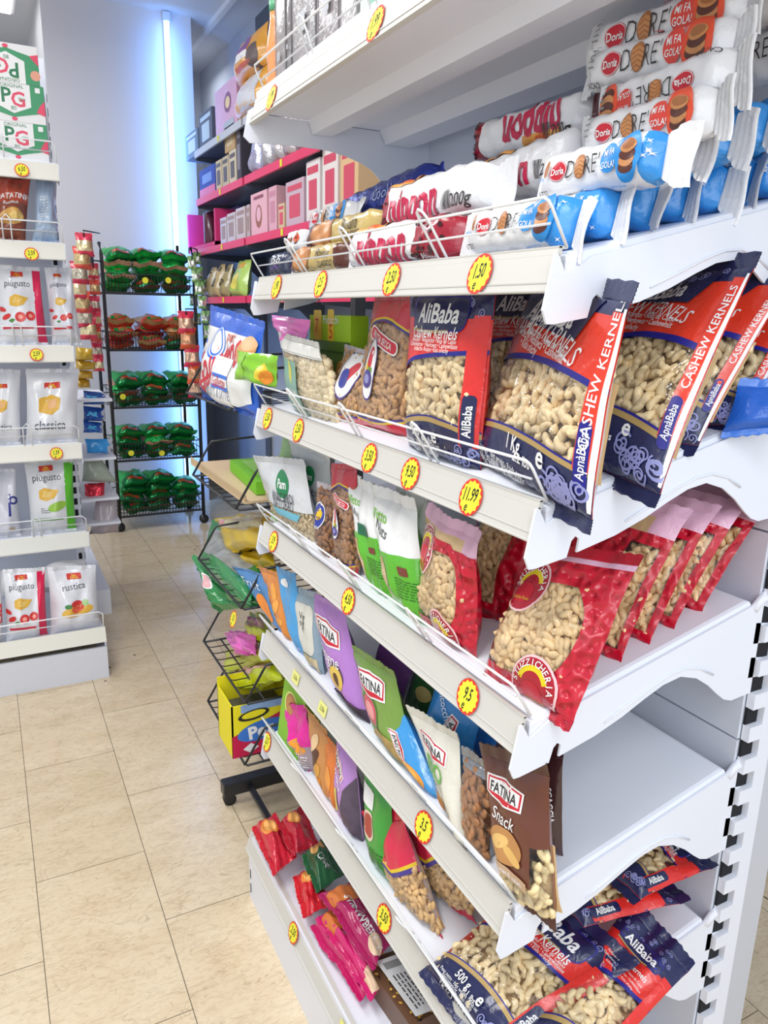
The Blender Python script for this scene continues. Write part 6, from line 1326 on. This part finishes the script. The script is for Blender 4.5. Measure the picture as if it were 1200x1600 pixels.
sp('grain_bag', [(128, 752), (184, 754), (160, 718), (130, 712)], '#A9B4A4', 'grey green translucent bag beyond the left unit', kind='film', thick=.08)
sp('red_roll', [(132, 782), (164, 780), (164, 754), (132, 756)], '#D9384A', 'short shiny red roll under the grey bag', kind='foil', cat='snack roll')
sp('plastic_bag', [(140, 835), (186, 832), (182, 775), (150, 778)], '#B9AEB2', 'greyish clear bag hanging low beyond the left unit', kind='film', thick=.1, cat='plastic bag')
# ---- crisp bags
CHIP = mat('#E8B84A', 'print'); TOM = mat('#D83A3A', 'print'); CRW = '#E6E8EE'; INKG = mat('#4A4E5A', 'print')
def logo(D, u, v): D.rrect(u, v, .30, .13, mat('#D2392E', 'print'), rot=.05, r=.02); D.txt('San', u, v+.015, .07, YEL, bold=.02); D.txt('Carlo', u, v-.018, .07, YEL, bold=.02)
def d_piu(stripe, veg):
    def f(D):
        D.rect(.80, 0, 1, 1, mat(stripe, 'print')); logo(D, .42, .93); D.txt('piùgusto', .42, .80, .23, INKG, sx=.8); D.shape([(-.05, 0), (0, .05), (.05, 0), (0, .03)], .28, .87, INKG)
        D.shape([(-.2, -.1), (-.05, -.16), (.12, -.1), (.24, .08), (.08, .1), (-.08, .15), (-.2, .08)], .42, .55, CHIP); D.shape([(-.12, -.06), (.06, -.08), (.12, .04), (-.08, .08)], .4, .55, mat('#F0CE7A', 'print'))
        if veg == 'tomato':
            for u, v, r in ((.45, .32, .12), (.68, .34, .11)): D.ell(u, v, r, r, TOM); D.ell(u, v, r*.45, r*.45, mat('#F0A090', 'print'))
            D.ell(.15, .33, .1, .06, TOM, rot=.6); D.ell(.05, .44, .1, .05, TOM, rot=-.6); D.shape([(-.07, 0), (0, .05), (.08, .02), (0, -.05)], .26, .27, mat('#4A8A3A', 'print'))
        else: D.ell(.6, .36, .22, .1, mat('#9AC84A', 'print'), rot=.3); [D.ell(.25+.04*(i % 5), .28+.03*(i//5), .012, .012, INKG) for i in range(12)]
        D.rect(.08, .16, .72, .195, mat('#D2394A' if veg == 'tomato' else '#5AA03A', 'print'))
    return f
def d_classica(D): logo(D, .48, .80); D.shape([(-.2, -.15), (.05, -.22), (.2, -.1), (.22, .12), (.05, .2), (-.2, .12)], .42, .52, CHIP); D.shape([(-.05, -.1), (.12, -.06), (.12, .1), (-.02, .1)], .44, .52, mat('#EDB884', 'print')); D.txt('classica', .45, .22, .25, INKG, sx=.85)
def d_rustica(D): logo(D, .52, .90); D.txt('rustica', .5, .74, .22, INKG, sx=.85, rot=.1); D.ell(.55, .34, .34, .12, CHIP, rot=.15); D.ell(.55, .42, .14, .12, TOM); D.ell(.53, .36, .1, .08, mat('#E8604A', 'print')); D.ell(.36, .42, .08, .05, mat('#4A8A4A', 'print')); D.ell(.72, .46, .07, .07, mat('#A8D08A', 'print'))
def d_tat(D): D.band(lambda u: .55, lambda u: 1, mat('#B5482E', 'film')); D.txt('PATATINE', .5, .66, .27, WH, bold=.02, sx=.8); D.txt('Rustich', .45, .54, .17, WH, shear=.2, bold=.01); D.ell(.5, .3, .4, .28, mat('#D9A85A', 'print')); D.ell(.62, .28, .25, .16, mat('#E8CE7A', 'print')); D.ell(.3, .25, .2, .16, mat('#C08A48', 'print')); D.txt('CROSTI', .5, .93, .13, mat('#E84A3A', 'print'), bold=.02)
def chips(px, col, deco, label, y=2.645, thick=.09, seed=0):
    q = [ony(y, *px[0]), ony(y, *px[1]), ony(y+.05, *px[2]), ony(y+.05, *px[3])]
    zs_ = [zz for zz in [.175]+[a+.065 for a in ZL] if zz < q[0].z+.07]; zb_ = max(zs_) if zs_ else .17
    q[0].z = q[1].z = zb_+.008
    if zb_ < .2:
        pass
    p = Pouch(q, thick, seed=seed, wr=.005); root = bag_root('crisp_bag', q, label, 'crisp bag'); c = mat(col, 'film')
    pouch_parts(root, p, c, c, deco, c, L=.014, nu=12, nv=14, step=.012)
chips([(-8, 368), (40, 372), (48, 280), (-5, 278)], '#8A4A34', d_tat, 'brown and orange potato snack bag under the tea boxes', seed=1)
chips([(50, 372), (92, 376), (84, 284), (56, 282)], '#A9BED8', lambda D: (D.rrect(.42, .5, .45, .6, mat('#9AACC4', 'print')), D.smallprint(.25, .6, .3, .7, 8, WH, random.Random(1))), 'pale blue crinkled bag turned back to front beside the brown snack bag', seed=2)
chips([(-2, 540), (76, 544), (62, 424), (-2, 420)], CRW, d_piu('#E02858', 'tomato'), 'white crisp bag with pink stripe and tomatoes on the upper middle shelf', seed=3)
chips([(82, 545), (128, 546), (112, 424), (70, 424)], '#DDE0E8', d_piu('#E6E8EE', 'tomato'), 'second tomato crisp bag, right of the pink striped one', seed=4)
chips([(-25, 698), (34, 700), (32, 584), (-25, 580)], CRW, d_classica, 'white crisp bag cut by the left edge of the picture', seed=5)
chips([(40, 690), (122, 694), (124, 582), (40, 582)], '#E4E6EC', d_classica, 'white crisp bag with golden crisp and grey lettering on the middle shelf', seed=6)
chips([(-20, 835), (34, 838), (24, 738), (-20, 738)], '#DADCE6', lambda D: (D.arcring(.85, .55, .12, 0, 6.28, .07, mat('#2A2E8A', 'print')), D.line([(.7, .3), (.72, .65)], .08, mat('#2A2E8A', 'print')), D.ell(.75, .1, .1, .05, mat('#C9B09A', 'print'))), 'white bag with dark blue letter at the left edge', seed=7)
chips([(48, 828), (120, 832), (114, 722), (38, 726)], '#E0E2E6', d_piu('#5FC030', 'lime'), 'white crisp bag with green stripe on the lower middle shelf', seed=8)
YB2 = 2.33
chips([(10, 1000), (76, 1004), (70, 892), (4, 896)], CRW, d_piu('#E02050', 'tomato'), 'white crisp bag with pink stripe and tomatoes on the base shelf', y=YB2, seed=9)
chips([(80, 1000), (158, 1004), (150, 888), (74, 892)], '#E2E3EA', d_rustica, 'white crisp bag with tomato topped crisp at the right end of the base shelf', y=YB2, seed=10)
chips([(-30, 1000), (6, 1002), (2, 900), (-30, 900)], '#DCDDE4', lambda D: D.rect(.8, .3, 1, .6, TOM), 'white crisp bag slipping out of the left edge on the base shelf', y=YB2, seed=11)
q = [ony(2.5, -10, 890), ony(2.5, 130, 885), ony(2.7, 138, 862), ony(2.7, -10, 876)]
p = Pouch([V((-.55, 2.42, .33)), V((-.2, 2.42, .345)), V((-.19, 2.62, .37)), V((-.55, 2.62, .36))], .06, seed=5, wr=.006); m_ = M(); p.grid(m_, mat('#D6D7DC', 'film'), mat('#D6D7DC', 'film'), 16, 10); tag(m_.build('crisp_bag'), 'white bag lying across the tops of the base shelf bags', 'crisp bag')
# ---- tea boxes
TG = mat('#3F9A6A', 'print'); TGD = mat('#1E7A4E', 'print'); TP = mat('#E84A6A', 'print')
def tea(x0, z, flip, label, h=.125, w_=.205, y=2.64, d=.1):
    m_ = M(); m_.box((x0, y, z), (x0+w_, y+d, z+h), mat('#F0EFF0', 'paper')); D = deck_flat(m_, (x0, y, z), (w_, 0, 0), (0, 0, h))
    g = (lambda v: 1-v) if flip else (lambda v: v); ro = pi if flip else 0; f = (lambda u: 1-u) if flip else (lambda u: u)
    D.poly([(0, g(.30)), (.3, g(.20)), (.5, g(.12)), (.7, g(.2)), (1, g(.3)), (1, g(1)), (0, g(1))], TG); D.ell(f(.06), g(.75), .08, .08, mat('#E8A48A', 'print')); D.poly([(f(.86), g(.3)), (f(1), g(.22)), (f(1), g(.62)), (f(.93), g(.5))], TP); D.poly([(f(.14), g(.26)), (f(.0), g(.2)), (f(0), g(.5))], TP)
    D.poly([(.22, g(1.0)), (.22, g(.42)), (.5, g(.22)), (.78, g(.42)), (.78, g(1.0))], WH)
    D.txt('P', f(.40), g(.68), .33, TGD, rot=ro, bold=.02); D.txt('G', f(.58), g(.60), .33, TP, rot=ro, bold=.02); D.txt('tips', f(.64), g(.62), .08, TGD, rot=ro); D.txt('ORIGINAL', f(.5), g(.93), .08, TGD, rot=ro); D.txt('80', f(.5), g(.36), .09, TGD, rot=ro)
    D.ell(f(.5), g(.08), .045, .03, TP); D.rrect(f(.90), g(.88), .08, .08, WH, r=.01)
    D2 = deck_flat(m_, (x0+w_, y, z), (0, d, 0), (0, 0, h)); D2.rect(0, g(.35), 1, g(1), TGD); D2.rect(0, g(.2), .4, g(.6), TP)
    tag(m_.build('tea_box', bevel=.001), label, 'tea box')
zt = 1.83+.067
tea(-.405, zt, False, 'lowest tea box of the front pile on the top left shelf'); tea(-.405, zt+.126, False, 'upright green tea box in the middle of the pile'); tea(-.415, zt+.252, True, 'topmost tea box, standing upside down on the pile')
tea(-.615, zt, False, 'lowest tea box of the pile cut by the left edge'); tea(-.615, zt+.126, True, 'second tea box of the pile cut by the left edge')
tea(-.40, zt, False, 'tea box behind the front pile, its side just showing', y=2.745, d=.09); tea(-.395, zt+.126, False, 'upper tea box behind the front pile', y=2.745, d=.09)
